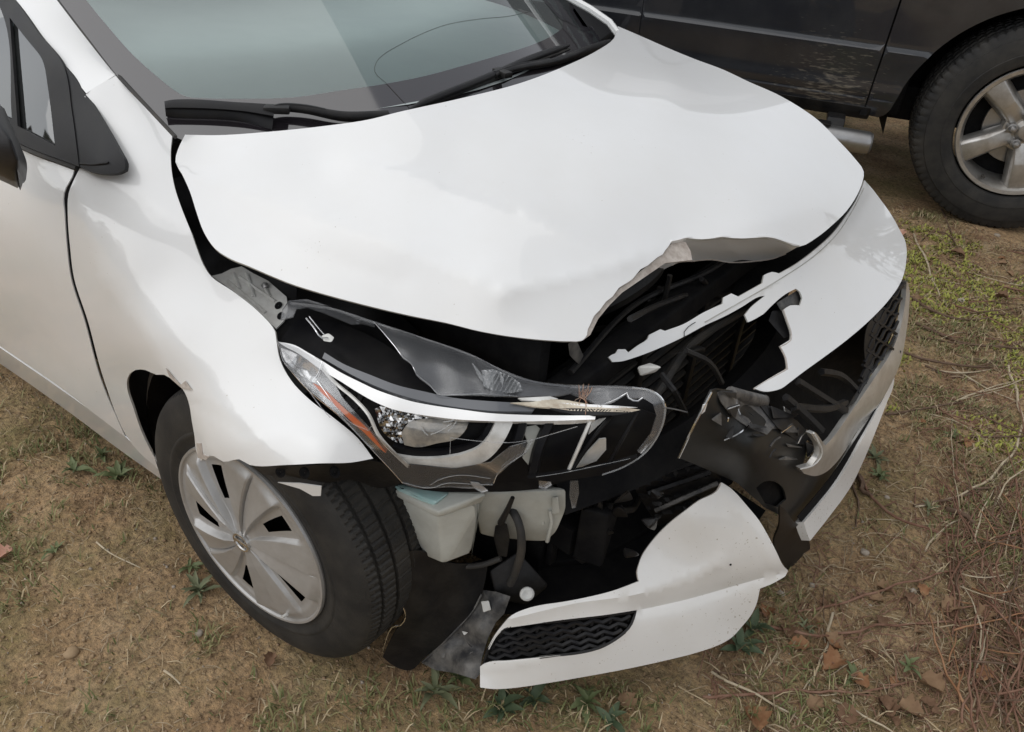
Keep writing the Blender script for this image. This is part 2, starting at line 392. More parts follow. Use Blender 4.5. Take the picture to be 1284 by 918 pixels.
# ---- hood
HOOD = Surf([(222, 172, 'z', .961), (310, 167, 'z', .985), (400, 155, 'z', 1.0), (520, 137, 'z', 1.018), (650, 105, 'z', 1.028), (706, 84, 'z', 1.024), (753, 58, 'z', 1.012), (775, 35, 'z', .998),
             (837, 60, 'y', .735), (906, 87, 'y', .705), (1002, 134, 'y', .672), (1050, 175, 'y', .655), (1083, 217, 'y', .645),
             (P, .1, .03, 1.004), (P, .3, .08, .957), (P, .08, .40, .996), (P, .3, .42, .945), (P, .05, -.35, .975), (P, .22, -.25, .950), (P, -.1, -.55, .955),
             (240, 240, 'z', .918), (262, 312, 'z', .868), (350, 348, 'z', .852), (480, 388, 'z', .832), (560, 405, 'z', .822), (640, 422, 'z', .812), (722, 428, 'z', .802),
             (390, 268, 'z', .925), (500, 309, 'z', .905), (631, 365, 'z', .868), (776, 323, 'z', .872),
             (842, 300, 'z', .868), (900, 296, 'z', .862), (960, 296, 'z', .850), (1029, 261, 'z', .845), (1010, 306, 'z', .802), (1060, 264, 'z', .812),
             (760, 378, 'z', .838), (737, 412, 'z', .815)], 1e-2)
HOOD.creases = [([(556, 234), (600, 245), (648, 263)], -.0035, 5), ([(223, 213), (387, 267), (500, 309), (600, 352)], .013, 26), ([(290, 275), (400, 322), (500, 352)], -.005, 26), ([(440, 205), (560, 238), (659, 267), (776, 323), (825, 318)], .010, 20),
                ([(631, 365), (700, 352), (795, 328)], .010, 18), ([(880, 299), (906, 293), (1029, 261)], .003, 12)]
hood_out = [(232, 169), (275, 169.5), (340, 165), (415, 157), (462, 150), (500, 140.5), (575, 124), (650, 105), (706, 84), (753, 61), (770, 48), (775, 33),
            (803, 45), (837, 60), (871, 74), (906, 87), (940, 103), (974, 118), (1002, 134), (1026, 151), (1050, 175), (1072, 199), (1083, 215), (1082, 226), (1075, 244), (1062, 264), (1045, 281),
            (1024, 298), (1003, 309), (987, 305), (972, 300), (957, 298), (930, 299), (905, 298), (880, 300), (862, 299), (850, 301), (842, 303), (838, 309), (834, 314), (831, 319), (824, 323), (812, 333), (803, 338), (793, 350), (784, 356), (776, 361), (768, 372), (760, 378), (752, 389), (745, 396), (741, 405), (737, 413), (736, 420), (730, 427),
            (715, 428), (690, 427), (640, 422), (600, 415), (560, 405), (520, 397), (480, 388), (440, 378), (400, 367), (365, 356), (340, 346), (310, 333), (290, 325),
            (270, 312), (256, 292), (247, 268), (238, 240), (228, 218), (220, 203), (223, 188)]
hood = sheet('hood', hood_out, HOOD, M['paint'], car, grid=9, thick=.006, corner=50, rim=M['paint_back'])
sheet('torn_edge', [(851, 301), (860, 304), (866, 315), (868, 326), (850, 328), (834, 330), (815, 343), (796, 356), (780, 367), (764, 383), (750, 400), (740, 420), (731, 427), (736, 412), (745, 396), (760, 377), (783, 356), (812, 333), (831, 318), (838, 308)],
      HOOD, M['raw'], hood, grid=5, thick=.003, back=.010, wob=.006, curve=False)
RID = [(842, 303), (862, 299), (905, 298), (957, 298), (987, 305), (1003, 309)]
LIP = Surf([(P, *q) for q in HOOD(RID, .003)]+[(838, 335, 'x', .405), (868, 328, 'x', .425), (915, 330, 'x', .462), (947, 329, 'x', .49), (985, 320, 'x', .535)], 1e-3)
LIP.creases = [([(842, 303), (880, 312), (930, 316), (985, 310)], .006, 7), ([(905, 298), (935, 330)], .004, 6)]
sheet('folded_lip', [(840, 304), (850, 301), (862, 298), (880, 299), (905, 297), (930, 298), (957, 297), (972, 299), (987, 304), (1003, 308), (985, 318), (968, 324), (947, 327), (930, 326), (915, 328.5), (892, 325), (868, 327), (851, 328), (842, 333), (832, 338), (822, 344), (826, 330), (833, 318)], LIP, M['paint'], hood, grid=5, thick=.003, corner=50)
seam('folded_rim', [(842, 333), (851, 328.5), (868, 327.5), (892, 325.5), (915, 329), (947, 327.5), (968, 324.5), (985, 318.5)], LIP, .0014, M['raw'], hood, back=.001)
# ---- front fender
FEN = Surf([(101, 213, 'y', -.80), (108, 118, 'y', -.735), (145, 95, 'y', -.675), (180, 133, 'y', -.672), (216, 169, 'y', -.668), (150, 215, 'y', -.775), (185, 200, 'y', -.735), (220, 235, 'y', -.735), (245, 300, 'y', -.768),
            (290, 364, 'y', -.778), (345, 416, 'y', -.785), (352, 455, 'y', -.805), (388, 501, 'y', -.815), (468, 575, 'y', -.800), (402, 581, 'y', -.875), (313, 583, 'y', -.915), (255, 571, 'y', -.915), (236, 503, 'y', -.888),
            (229, 487, 'y', -.884), (202, 460, 'y', -.884), (160, 475, 'y', -.862), (166, 508, 'y', -.862), (205, 592, 'y', -.84), (162, 552, 'y', -.838), (93, 349, 'y', -.866), (84, 262, 'y', -.848), (130, 475, 'y', -.862),
            (130, 349, 'y', -.874), (190, 430, 'y', -.882), (170, 290, 'y', -.824), (260, 430, 'y', -.845), (300, 480, 'y', -.856), (200, 350, 'y', -.832)], 8e-3)
FEN.creases = [([(229, 487), (248, 520), (262, 568)], .004, 5), ([(236, 505), (268, 516), (310, 540)], -.003, 6), ([(300, 560), (350, 545), (420, 556)], .002, 7), ([(92, 235), (103, 254), (130, 349), (183, 414), (210, 468)], .005, 10), ([(135, 205), (190, 255), (250, 300), (330, 395)], .003, 11), ([(229, 487), (290, 520), (340, 560)], .0025, 9)]
fen_out = [(100, 211), (112, 211), (130, 213), (145, 212), (151, 204), (146, 190), (127, 156), (106, 121), (109, 117), (145, 95), (165, 117), (190, 143), (216, 169), (214, 190), (215, 213), (219, 235), (228, 262), (240, 292), (247, 312), (255, 332), (265, 347), (290, 364), (324, 391), (345, 416),
           (346, 423), (351, 451), (365, 477), (388, 501), (421, 526), (449, 550), (468, 575), (440, 580), (402, 581), (360, 583), (313, 583), (300, 576), (280, 579), (268, 572), (257, 573), (252, 578), (246, 566), (244, 548), (241, 531), (236, 503), (229, 488),
           (219, 479), (206, 470), (196, 470), (182, 464), (170, 464), (162, 470), (159, 480), (161, 494), (166, 508), (177, 540), (191, 569), (206, 592), (195, 585), (162, 552), (130, 475), (110, 402), (93, 349), (88, 311), (85, 270), (86, 243), (93, 225)]
fen = sheet('front_fender', fen_out, FEN, M['paint'], car, grid=8, thick=.004, corner=40, rim=M['paint_back'])
sheet('torn_tab', [(229, 488), (240, 489), (232, 478), (226, 483), (216, 472), (208, 462), (213, 474), (222, 482)], FEN, M['raw'], fen, grid=4, back=-.006, curve=False)
sheet('torn_tab', [(246, 556), (252, 556), (254, 570), (262, 573), (258, 577), (248, 574)], FEN, M['raw'], fen, grid=4, back=-.005, curve=False)
sheet('torn_tab', [(348, 605), (375, 606), (403, 610), (402, 622), (392, 622), (376, 613)], [(348, 605, 'y', -.885), (403, 610, 'y', -.862), (392, 622, 'y', -.866), (376, 613, 'y', -.875)], M['paint'], fen, grid=5, curve=False)
# liner under the fender edge and wheel arch
liner = sheet('fender_liner', [(315, 584), (400, 583), (468, 578), (486, 585), (502, 606), (478, 612), (440, 602), (400, 607), (350, 601), (328, 594)],
      [(313, 583, 'y', -.89), (402, 582, 'y', -.85), (468, 576, 'y', -.78), (502, 606, 'y', -.74), (440, 602, 'y', -.79), (330, 596, 'y', -.86)], M['blackplastic'], car, grid=7)
for (u, v) in ((352, 592), (382, 593), (420, 592)):
    q = at(u, v, 'y', -.862 if u < 400 else -.835)
    geo('liner_hole', lathe_geo([(0, .001), (.003, .008), (.001, .012)], 14, q, (0, -.6, .5), (1, 0, 0)), M['dark'], liner)
V = []
for i in range(25):
    a = math.radians(-5+i*200/24)
    for j, (y, r) in enumerate(((-.845, .352), (-.83, .375), (-.70, .385), (-.52, .38), (-.50, .30))): V.append((r*math.cos(a), y, .33+r*math.sin(a)*1.02))
geo('wheel_arch', (V, [(i*5+j, (i+1)*5+j, (i+1)*5+j+1, i*5+j+1) for i in range(9, 24) for j in range(4)]), M['blackplastic'], car)
# ---- A pillar, door, rocker, window frame, mirror
FRM = [(P, -.42, -.80, .915), (18, 0, 'y', -.655), (100, 209, 'y', -.80), (0, 165, 'y', -.80), (-40, -60, 'y', -.63), (-80, 140, 'y', -.80), (79, 81, 'y', -.715), (155, 214, 'y', -.782), (110, 123, 'y', -.732)]
PIL = Surf([(108, 118, 'y', -.735), (145, 95, 'y', -.675), (18, 0, 'y', -.660), (74, 0, 'y', -.610), (-40, -60, 'y', -.63), (30, -60, 'y', -.572), (79, 81, 'y', -.713)])
sheet('windshield_pillar', [(108, 117), (145, 94), (110, 50), (74, 0), (30, -60), (-40, -60), (19, 0), (50, 44), (79, 81)], PIL, M['paint'], car, grid=9, thick=.004)
seam('seal', [(30, -60), (74, 0), (110, 47), (146, 92), (165, 113), (190, 140), (220, 172)], PIL, .004, M['rubber'], car, back=.002)
DOOR = Surf([(96, 209, 'y', -.80), (161, 551, 'y', -.838), (0, 436, 'y', -.845), (93, 349, 'y', -.866), (-90, 380, 'y', -.85), (0, 168, 'y', -.80), (-90, 120, 'y', -.80), (0, 300, 'y', -.868), (83, 241, 'y', -.832), (0, 400, 'y', -.858), (130, 475, 'y', -.86), (-90, 280, 'y', -.87), (40, 270, 'y', -.858)])
DOOR.creases = [([(-90, 215), (0, 270), (100, 350)], .003, 25), ([(-60, 385), (0, 424), (80, 480), (150, 536)], .0035, 9)]
door = sheet('front_door', [(-90, 110), (0, 166), (40, 187), (94, 210), (90, 222), (80, 242), (81, 270), (84, 311), (89, 349), (106, 402), (126, 475), (157, 548), (120, 520), (80, 489), (0, 434), (-90, 372)], DOOR, M['paint'], car, grid=9, thick=.002)
RK = Surf([(-90, 380, 'y', -.838), (0, 440, 'y', -.838), (80, 495, 'y', -.836), (160, 553, 'y', -.835), (205, 596, 'y', -.83), (-90, 398, 'y', -.815), (0, 456, 'y', -.813), (80, 510, 'y', -.81), (150, 562, 'y', -.81), (200, 602, 'y', -.81)])
RK.creases = [([(-90, 379), (0, 439), (80, 494), (160, 552)], .006, 5)]
sheet('rocker_sill', [(-90, 374), (0, 436), (80, 491), (161, 551), (196, 586), (206, 593), (205, 603), (150, 564), (80, 512), (0, 456), (-90, 398)], RK, M['paint'], car, grid=7, thick=.004, back=.004)
geo('door_jamb', ([(-.40, -.78, .2), (-.56, -.79, .2), (-.56, -.74, .93), (-.40, -.74, .93)], [(0, 1, 2, 3)]), M['dark'], car)
FR = Surf(FRM)
wf = sheet('window_frame', [(-80, -60), (-38, -60), (19, 0), (50, 44), (79, 81), (90, 140), (99, 209), (80, 202), (40, 187), (0, 168), (-80, 128)], FR, M['trim'], car, grid=8, thick=.006, back=-.016,
           holes=[[(12, 22), (34, 50), (53, 75), (60, 110), (69, 183), (22, 158)], [(-70, -40), (-40, -40), (2, 14), (15, 150), (-70, 108)]])
sheet('quarter_glass', [(10, 20), (35, 48), (55, 74), (62, 110), (71, 185), (20, 159)], FR, M['sideglass'], wf, grid=12, back=.006, thick=.003)
sheet('door_glass', [(-72, -42), (-38, -42), (4, 12), (17, 152), (-72, 110)], FR, M['sideglass'], wf, grid=12, back=.008, thick=.003)
seam('waist_strip', [(-80, 133), (0, 171), (40, 190), (97, 211)], FR, .006, M['rubber'], wf, back=-.001)
sheet('sail_panel', [(80, 83), (96, 102), (110, 123), (130, 155), (149, 188), (157, 204), (156, 213), (148, 217), (130, 218), (112, 215), (99, 209), (92, 160)], FR, M['trim'], car, grid=7, thick=.008, back=-.012)
seam('sail_ridge', [(101, 205), (118, 206), (136, 204)], FR, .0025, M['trim'], car, back=-.013)
mg = hull_geo([at(u, v, 'y', y) for u, v, y in ((-45, 128, -.90), (0, 122, -.92), (8, 150, -.93), (22, 178, -.95), (36, 206, -.95), (35, 216, -.94), (31, 241, -.93), (0, 226, -.93), (-45, 205, -.92), (-40, 140, -1.03), (10, 165, -1.02), (28, 212, -1.02), (24, 232, -1.0), (-40, 200, -1.04))], .012)
geo('side_mirror', mg, M['trim'], car, smooth=60)
# ---- windshield
def wsx(y, z): return -.425 + .225*(1-(y/.70)**2) - (z-.975)*1.72
class Glass(Surf):
    """the bowed windshield itself: first crossing of each ray with x = wsx(y, z)"""
    def __init__(s): s.creases = []
    def __call__(s, uv, back=0.0):
        r = rays(uv); lo = np.full(len(r), .9); f = lambda t: (CAM[0]+r[:, 0]*t)-wsx(CAM[1]+r[:, 1]*t, CAM[2]+r[:, 2]*t)
        hi = lo.copy(); done = np.zeros(len(r), bool)
        for t in np.arange(.9, 4.2, .02):
            m = ~done & (f(np.full(len(r), t)) < 0); hi[m] = t; lo[m] = t-.02; done |= m
        hi[~done] = 4.2; lo[~done] = 4.18
        for _ in range(30):
            m = (lo+hi)/2; g_ = f(m) > 0; lo = np.where(g_, m, lo); hi = np.where(g_, hi, m)
        return CAM+r*(hi+np.asarray(back)/np.linalg.norm(r, axis=1))[:, None]
WS = Glass()
teal = [(60, -70), (85, -32), (108, 0), (135, 33), (162, 64), (184, 85), (203, 101), (218, 113), (233, 121), (260, 123.5), (304, 124), (369, 122), (430, 113), (472, 107), (530, 96), (575, 84), (620, 71), (668, 56), (692, 45), (706, 35), (706, 27), (696, 17), (676, -5), (640, -40), (612, -70)]
ws_out = [(22, -70), (74, 0), (110, 47), (146, 94), (165, 116), (190, 142), (220, 172), (275, 182), (340, 178), (415, 170), (500, 153), (575, 136), (650, 118), (706, 97), (753, 73), (775, 50), (722, 8), (690, -25), (650, -70)]
wshield = sheet('windshield', ws_out, WS, M['glass'], car, grid=14, thick=0)
sheet('black_border', ws_out, WS, M['frit'], wshield, grid=12, holes=[teal], thick=.0, back=-.0008)
seam('crack', [(514, 136), (497, 118), (484, 104), (470, 90), (472, 78), (479, 70), (500, 57), (530, 42), (560, 31), (600, 24), (640, 20), (662, 15)], WS, .0005, M['rubber'], wshield, back=-.002)
sheet('cowl_panel', [(300, 170), (310, 148), (341, 140), (400, 143), (480, 141), (520, 133), (600, 110), (640, 98), (716, 72), (755, 52), (772, 30), (778, 45), (765, 70), (706, 95), (650, 115), (575, 134), (500, 151), (415, 168), (340, 178)], WS, M['blackplastic'], car, grid=9, back=.008, thick=.004)
geo('cowl_end', hull_geo([WS([(u, v)], b)[0] for u, v, b in ((715, 3, 0), (728, -2, .0), (776, 34, 0), (775, 42, 0), (768, 55, 0), (750, 52, 0), (735, 20, .0), (715, 3, .03), (776, 36, .03), (768, 55, .03))], .003), M['trim'], car)
# wipers
for k, (bl, wd, arm) in enumerate((([(206, 137), (216, 135), (250, 136), (304, 139), (345, 146)], .013, [(338, 140), (352, 136), (380, 137), (430, 146), (486, 146)]),
                                   ([(513, 138), (545, 124), (590, 106), (624, 92), (660, 76), (713, 57)], .010, [(620, 95), (640, 88), (700, 76), (745, 60), (764, 54)]))):
    wp = part_empty('wiper', car)
    pl = smooth_line(bl, 6, closed=False)
    nb = len(pl); tp = np.minimum(1, np.minimum(np.arange(nb)+1.5, nb-np.arange(nb)+1)/5)
    if k == 0:
        tr_ = np.array([(206, 127), (216, 125), (304, 128.5), (345, 131)]); bo = np.array([(208, 146), (216, 147), (304, 152), (341, 163)])
        t1, t2 = smooth_line(tr_, 6, closed=False), smooth_line(bo, 6, closed=False); q = min(len(t1), len(t2)); idx = np.linspace(0, len(t1)-1, 26).astype(int); jdx = np.linspace(0, len(t2)-1, 26).astype(int)
        A, B = t1[idx], t2[jdx]; rows = []
        for s, b in ((0, -.030), (.22, -.036), (.45, -.034), (.55, -.018), (.8, -.012), (1, -.004)): rows.append(WS(A*(1-s)+B*s, b))
        R_ = np.array(rows); g = (R_.reshape(-1, 3), [(i*26+j, (i+1)*26+j, (i+1)*26+j+1, i*26+j+1) for i in range(5) for j in range(25)])
        geo('blade', g, M['trim'], wp, smooth=40)
    else:
        tube('blade', WS(pl, -.020), wd*tp, M['trim'], wp, 8)
        tube('blade_rubber', WS(pl+np.array([2, 4]), -.008), .005*tp, M['rubber'], wp, 6)
    ap = smooth_line(arm, 6, closed=False); na = len(ap)
    tube('wiper_arm', WS(ap, -.026), np.linspace(.007, .013, na), M['blackplastic'], wp, 8)
    tube('arm_rod', WS(ap[:na//2]+np.array([0, -4]), -.034), .004, M['trim'], wp, 6)
    geo('arm_clip', box_geo(WS([ap[2]], -.032)[0], (.05, .025, .014), .004, Matrix.Rotation(.5*(1-2*k)+.3, 3, 'Z')), M['blackplastic'], wp)
# cabin behind the glass
DV = [(-.36-.045*k+.20*(1-(y/.60)**2)*(1-k/22)-.03, y, .975+.0035*k+.012*math.sin(k*.35)) for k in range(23) for y in np.linspace(-.62, .62, 13)]
geo('dashboard', (DV, [(k*13+j, k*13+j+1, (k+1)*13+j+1, (k+1)*13+j) for k in range(22) for j in range(12)]), M['dash'], car, smooth=60)
for y in (-.36, .36):
    geo('seat', hull_geo([(-1.5, y-.24, .6), (-1.5, y+.24, .6), (-1.58, y-.2, 1.15), (-1.55, y+.2, 1.15), (-1.68, y-.2, 1.15), (-1.68, y+.2, 1.15), (-1.62, y-.24, .6), (-1.62, y+.24, .6)], .04), M['seat'], car)
geo('cabin_floor', box_geo((-1.35, 0, .33), (2.1, 1.5, .05), .01), M['dark'], car)
geo('cabin_back', box_geo((-2.45, 0, .85), (.06, 1.5, 1.0), .01), M['seat'], car)
rf = [(x, y, z-.06*(y/.6)**2) for x, z in ((-1.05, 1.40), (-1.3, 1.44), (-1.8, 1.455), (-2.3, 1.42), (-2.6, 1.36)) for y in (-.56, -.3, 0, .3, .56)]
geo('roof', (rf, [(i*5+j, i*5+j+1, (i+1)*5+j+1, (i+1)*5+j) for i in range(4) for j in range(4)]), M['paint'], car)
tube('far_pillar', [at(776, 44, 'y', .70), at(764, 28, 'y', .695), at(716, -2, 'y', .67), at(640, -48, 'y', .62)], .011, M['paint'], car, step=.1)
# far side of the body
def far(name, xs, prof):
    V = [(x, y+ (0 if x < .1 else -.28*(x-.1)**1.5), z) for x in xs for (y, z) in prof]; m = len(prof)
    geo(name, (V, [(i*m+j, i*m+j+1, (i+1)*m+j+1, (i+1)*m+j) for i in range(len(xs)-1) for j in range(m-1)]), M['paint'], car)
far('far_fender', [-.45, -.35, -.2, 0, .2, .38], [(.69, .90), (.78, .83), (.835, .74), (.855, .66)])
far('far_door', [-1.5, -1.2, -.9, -.46], [(.78, .90), (.85, .72), (.86, .5), (.82, .22)])

# ---- engine bay behind the damage
geo('engine_bay_floor', hull_geo([(x, y, z) for x, y in ((-.42, -.56), (-.42, .6), (.36, -.50), (.50, -.34), (.56, -.1), (.60, .1), (.54, .5)) for z in (.185, .205)], .004), M['dark'], car)
geo('firewall', box_geo((-.40, 0, .56), (.04, 1.36, .78), .004), M['dark'], car)
geo('inner_wing', box_geo((.0, -.49, .50), (.80, .03, .62), .004), M['dark'], car)
geo('inner_wing', box_geo((.0, .60, .50), (.90, .03, .60), .004), M['dark'], car)
geo('radiator', box_geo((.40, .05, .44), (.05, 1.02, .48), .004), M['dark'], car)
geo('engine', hull_geo([(x, y, z) for x in (-.3, .25) for y in (-.38, .42) for z in (.3, .70)], .03), M['dark'], car)
geo('engine_cover', hull_geo([(-.25, -.3, .70), (.2, -.3, .70), (-.25, .35, .70), (.2, .35, .70), (-.2, -.25, .755), (.15, -.25, .74), (-.2, .3, .755), (.15, .3, .74)], .01), M['blackplastic'], car)
geo('radiator_support', hull_geo([(.40, -.50, .66), (.46, -.50, .66), (.40, .60, .68), (.46, .60, .68), (.40, -.50, .70), (.45, -.50, .70), (.40, .60, .72), (.45, .60, .72)], .006), M['dark'], car)
for k in range(13): geo('radiator_fin', box_geo((.432, .06, .25+.031*k), (.012, .98, .007), 0), M['rubber'], car)
for y in (-.44, -.2, .06, .32, .54): geo('radiator_post', box_geo((.440, y, .45), (.014, .022, .44), .003), M['blackplastic'], car)
geo('frame_rail', box_geo((.24, -.43, .33), (.50, .05, .07), .006), M['dark'], car)
geo('tow_bracket', hull_geo([(.50, -.46, .30), (.56, -.44, .30), (.50, -.46, .44), (.55, -.44, .44), (.50, -.40, .30), (.55, -.39, .44)], .005), M['dark'], car)
tube('lower_hose', [(.44, -.30, .28), (.50, -.36, .33), (.48, -.42, .42), (.40, -.44, .50)], .016, M['rubber'], car, step=.02)
tube('wiring_loom', [(.45, -.48, .62), (.49, -.40, .56), (.50, -.25, .58), (.47, -.05, .60), (.48, .2, .59)], .009, M['rubber'], car, step=.02)
tube('wiring_loom', [(.46, -.46, .50), (.52, -.40, .42), (.53, -.30, .34), (.50, -.2, .28)], .007, M['rubber'], car, step=.02)
tube('hood_latch_cable', [(.43, -.45, .715), (.40, -.2, .735), (.43, .1, .725), (.41, .4, .74)], .006, M['blackplastic'], car, step=.03)
tube('coolant_hose', [(.30, -.30, .70), (.38, -.22, .76), (.36, -.05, .77), (.25, .05, .74)], .022, M['blackplastic'], car, step=.03)
geo('fuse_box', hull_geo([(.10, -.45, .70), (.30, -.45, .70), (.10, -.30, .70), (.30, -.30, .70), (.11, -.44, .78), (.29, -.44, .77), (.11, -.31, .78), (.29, -.31, .77)], .008), M['blackplastic'], car)
# grey inner fender with ribs, seen through the hood gap
INN = Surf([(263, 347, 'y', -.755), (300, 335, 'y', -.70), (330, 352, 'y', -.69), (360, 372, 'y', -.70), (345, 410, 'y', -.755), (300, 375, 'y', -.752), (245, 300, 'y', -.74), (290, 325, 'y', -.69)])
sheet('hood_gap_channel', [(212, 168), (236, 180), (238, 205), (252, 268), (275, 312), (345, 345), (372, 358), (372, 400), (340, 400), (265, 352), (246, 315), (225, 262), (214, 225)], Surf([(214, 170, 'y', -.635), (225, 262, 'y', -.70), (265, 352, 'y', -.72), (372, 400, 'y', -.70), (345, 345, 'y', -.66), (275, 312, 'y', -.66), (238, 205, 'y', -.63)]), M['trim'], car, grid=8, thick=.002)
inner = sheet('inner_fender', [(265, 346), (278, 343), (290, 337), (303, 334), (318, 343), (336, 352), (359, 372), (361, 386), (356, 402), (346, 412), (320, 388), (290, 363)], INN, M['clip'], car, grid=6, thick=.003, curve=False)
for a, b in (((293, 343), (300, 362)), ((309, 343), (318, 372)), ((285, 352), (333, 392)), ((300, 347), (345, 378)), ((330, 356), (338, 372))): seam('rib', [a, b], INN, .0035, M['clip'], inner, back=-.002)
geo('bolt', lathe_geo([(0, .007), (.006, .007), (.008, .003), (.008, .0005)], 8, INN([(333, 359)], -.004)[0], (.2, -.5, .8), (1, 0, 0)), M['steel'], inner)
for q in ((349, 383), (352, 396)): geo('hole', lathe_geo([(0, .0005), (.001, .007), (0, .008)], 10, INN([q], -.003)[0], (.2, -.6, .75), (1, 0, 0)), M['dark'], inner)

# ---- headlight, cracked open
hl = part_empty('headlight', car)
HL = Surf([(350, 430, 'y', -.80), (365, 470, 'y', -.808), (427, 520, 'y', -.812), (470, 572, 'y', -.797), (500, 605, 'y', -.775), (600, 612, 'y', -.70), (700, 608, 'y', -.61), (492, 503, 'y', -.765), (613, 522, 'y', -.675), (747, 524, 'y', -.553),
           (832, 500, 'y', -.46), (822, 555, 'y', -.465), (760, 592, 'y', -.53), (560, 575, 'y', -.735), (365, 384, 'y', -.745), (470, 406, 'y', -.668), (590, 445, 'y', -.592), (720, 484, 'y', -.508), (800, 487, 'y', -.462), (420, 430, 'y', -.745), (540, 470, 'y', -.68), (660, 500, 'y', -.60)], 4e-4)
hl_out = [(346, 425), (342, 413), (368, 396), (352, 388), (362, 377), (384, 376), (411, 384), (468, 403), (532, 424), (589, 444), (630, 464), (666, 477), (711, 483), (788, 485), (816, 489), (832, 503), (833, 524), (822, 552), (792, 577), (755, 594), (715, 602), (674, 613), (600, 617), (524, 613), (503, 605), (490, 588), (468, 565), (427, 522), (383, 486), (354, 452)]
sheet('housing', hl_out, HL, M['dark'], hl, grid=9, thick=.004, back=.075, corner=50)
_b = lambda V: .052+.010*np.sin(V[:, 0]*.02)
sheet('inner_bezel', [(350, 428), (372, 400), (420, 404), (470, 424), (540, 470), (620, 495), (700, 500), (800, 512), (822, 520), (818, 548), (790, 572), (750, 588), (680, 602), (600, 604), (520, 600), (470, 557), (400, 492), (358, 447)], HL, M['glossblack'], hl, grid=9, thick=.003, fn=_b)
# rear tip bracket and wires in the open top
sheet('lens_rim', [(354, 388), (362, 377), (384, 375), (411, 383), (440, 393), (468, 403), (470, 409), (455, 405), (441, 406), (424, 399), (404, 391), (385, 385), (372, 387), (367, 397), (352, 401)], HL, M['lensfilm'], hl, grid=5, thick=.003, back=.004, curve=False)
seam('wire', [(384, 399), (394, 411), (404, 424), (412, 424)], HL, .0016, M['edge'], hl, back=.012)
seam('wire', [(388, 397), (400, 412), (407, 420)], HL, .0012, M['edge'], hl, back=.014)
geo('lamp_socket', hull_geo([HL([(u, v)], b)[0] for u, v, b in ((402, 421, .015), (412, 417, .012), (420, 423, .015), (416, 430, .015), (405, 428, .015), (410, 423, .03))], .002), M['clip'], hl)
# broken film of the upper lens
sheet('upper_lens', [(470, 404), (500, 414), (532, 424), (562, 434), (589, 444), (612, 455), (630, 464), (648, 472), (666, 477), (690, 481), (711, 484), (718, 492), (700, 496), (668, 497), (640, 497), (600, 495), (575, 495), (549, 494), (540, 484), (523, 470), (516, 456), (506, 449), (498, 438), (490, 428), (478, 414)], HL, M['lensfilm'], hl, grid=7, thick=.0025, wob=.006)
seam('lens_edge', [(468, 403), (478, 414), (490, 428), (498, 438), (506, 449), (516, 456), (523, 470), (540, 484), (549, 494), (575, 495), (610, 494), (650, 497)], HL, .0007, M['edge'], hl, back=-.001)
seam('lens_ridge', [(365, 380), (411, 386), (468, 404), (532, 425), (589, 445), (630, 465), (666, 478), (711, 484), (788, 486), (816, 490)], HL, .003, M['lensfilm'], hl, back=.001)
for pl in ([(592, 455), (597, 460), (603, 468), (608, 481), (601, 474), (596, 464)], [(604, 470), (608, 474), (609, 482)], [(614, 472), (619, 470), (618, 482)], [(628, 468), (632, 476), (630, 484), (627, 474)]): sheet('lens_shard_highlight', pl, HL, M['edge'], hl, grid=3, thick=.0015, back=-.004, curve=False)  # leftmost pale slivers stand for a slanted highlight on the lens
sheet('crushed_lens', [(604, 464), (620, 463), (636, 470), (652, 480), (656, 490), (640, 493), (618, 490), (606, 484)], HL, M['edge'], hl, grid=3, thick=.001, back=-.002, wob=.012, fn=lambda V: .004*np.sin(V[:, 0]*1.1+V[:, 1]*.6), curve=False, smooth=12)
# grey band and light bar
sheet('grey_band', [(404, 449), (407, 442), (430, 456), (464, 470), (498, 483), (532, 491), (570, 499), (613, 503), (650, 505), (676, 506), (668, 516), (613, 515), (540, 505), (492, 492), (451, 475)], HL, M['greyband'], hl, grid=7, thick=.008, back=.004)
sheet('light_bar', [(349, 429), (358, 430), (370, 433), (386, 442), (403, 452), (427, 467), (451, 479), (470, 488), (492, 496), (515, 503), (540, 508), (575, 513), (613, 518), (650, 520), (700, 521), (747, 521), (746, 526), (700, 527.5), (650, 528.5), (613, 528), (575, 526), (540, 522), (515, 518), (492, 513), (470, 504), (447, 491), (425, 477), (403, 464), (385, 451), (370, 441), (358, 435)], HL, M['drl'], hl, grid=5, thick=.014, back=-.001)
# amber side strip and clear outer skin
sheet('amber_strip', [(392, 480), (398, 483), (409, 490.5), (421, 502), (437, 517), (452, 530), (463, 541), (473, 554), (484, 568), (482, 567), (470, 556), (457, 543), (440, 528), (422, 510), (405, 494)], HL, M['amber'], hl, grid=4, thick=.003, back=-.005)
sheet('side_reflector', [(352, 436), (372, 444), (398, 462), (404, 480), (388, 478), (370, 464), (357, 452)], HL, M['crystal'], hl, grid=6, thick=.004, back=.012, wob=.02)
seam('edge_trim', [(404, 462), (420, 480), (444, 500), (462, 520), (474, 545), (492, 566), (512, 585)], HL, .003, M['bezel'], hl, back=.002)
for a in ([(425, 470), (414, 490)], [(440, 480), (428, 498)], [(456, 489), (446, 512)]): seam('black_fin', a, HL, .006, M['glossblack'], hl, back=.012)
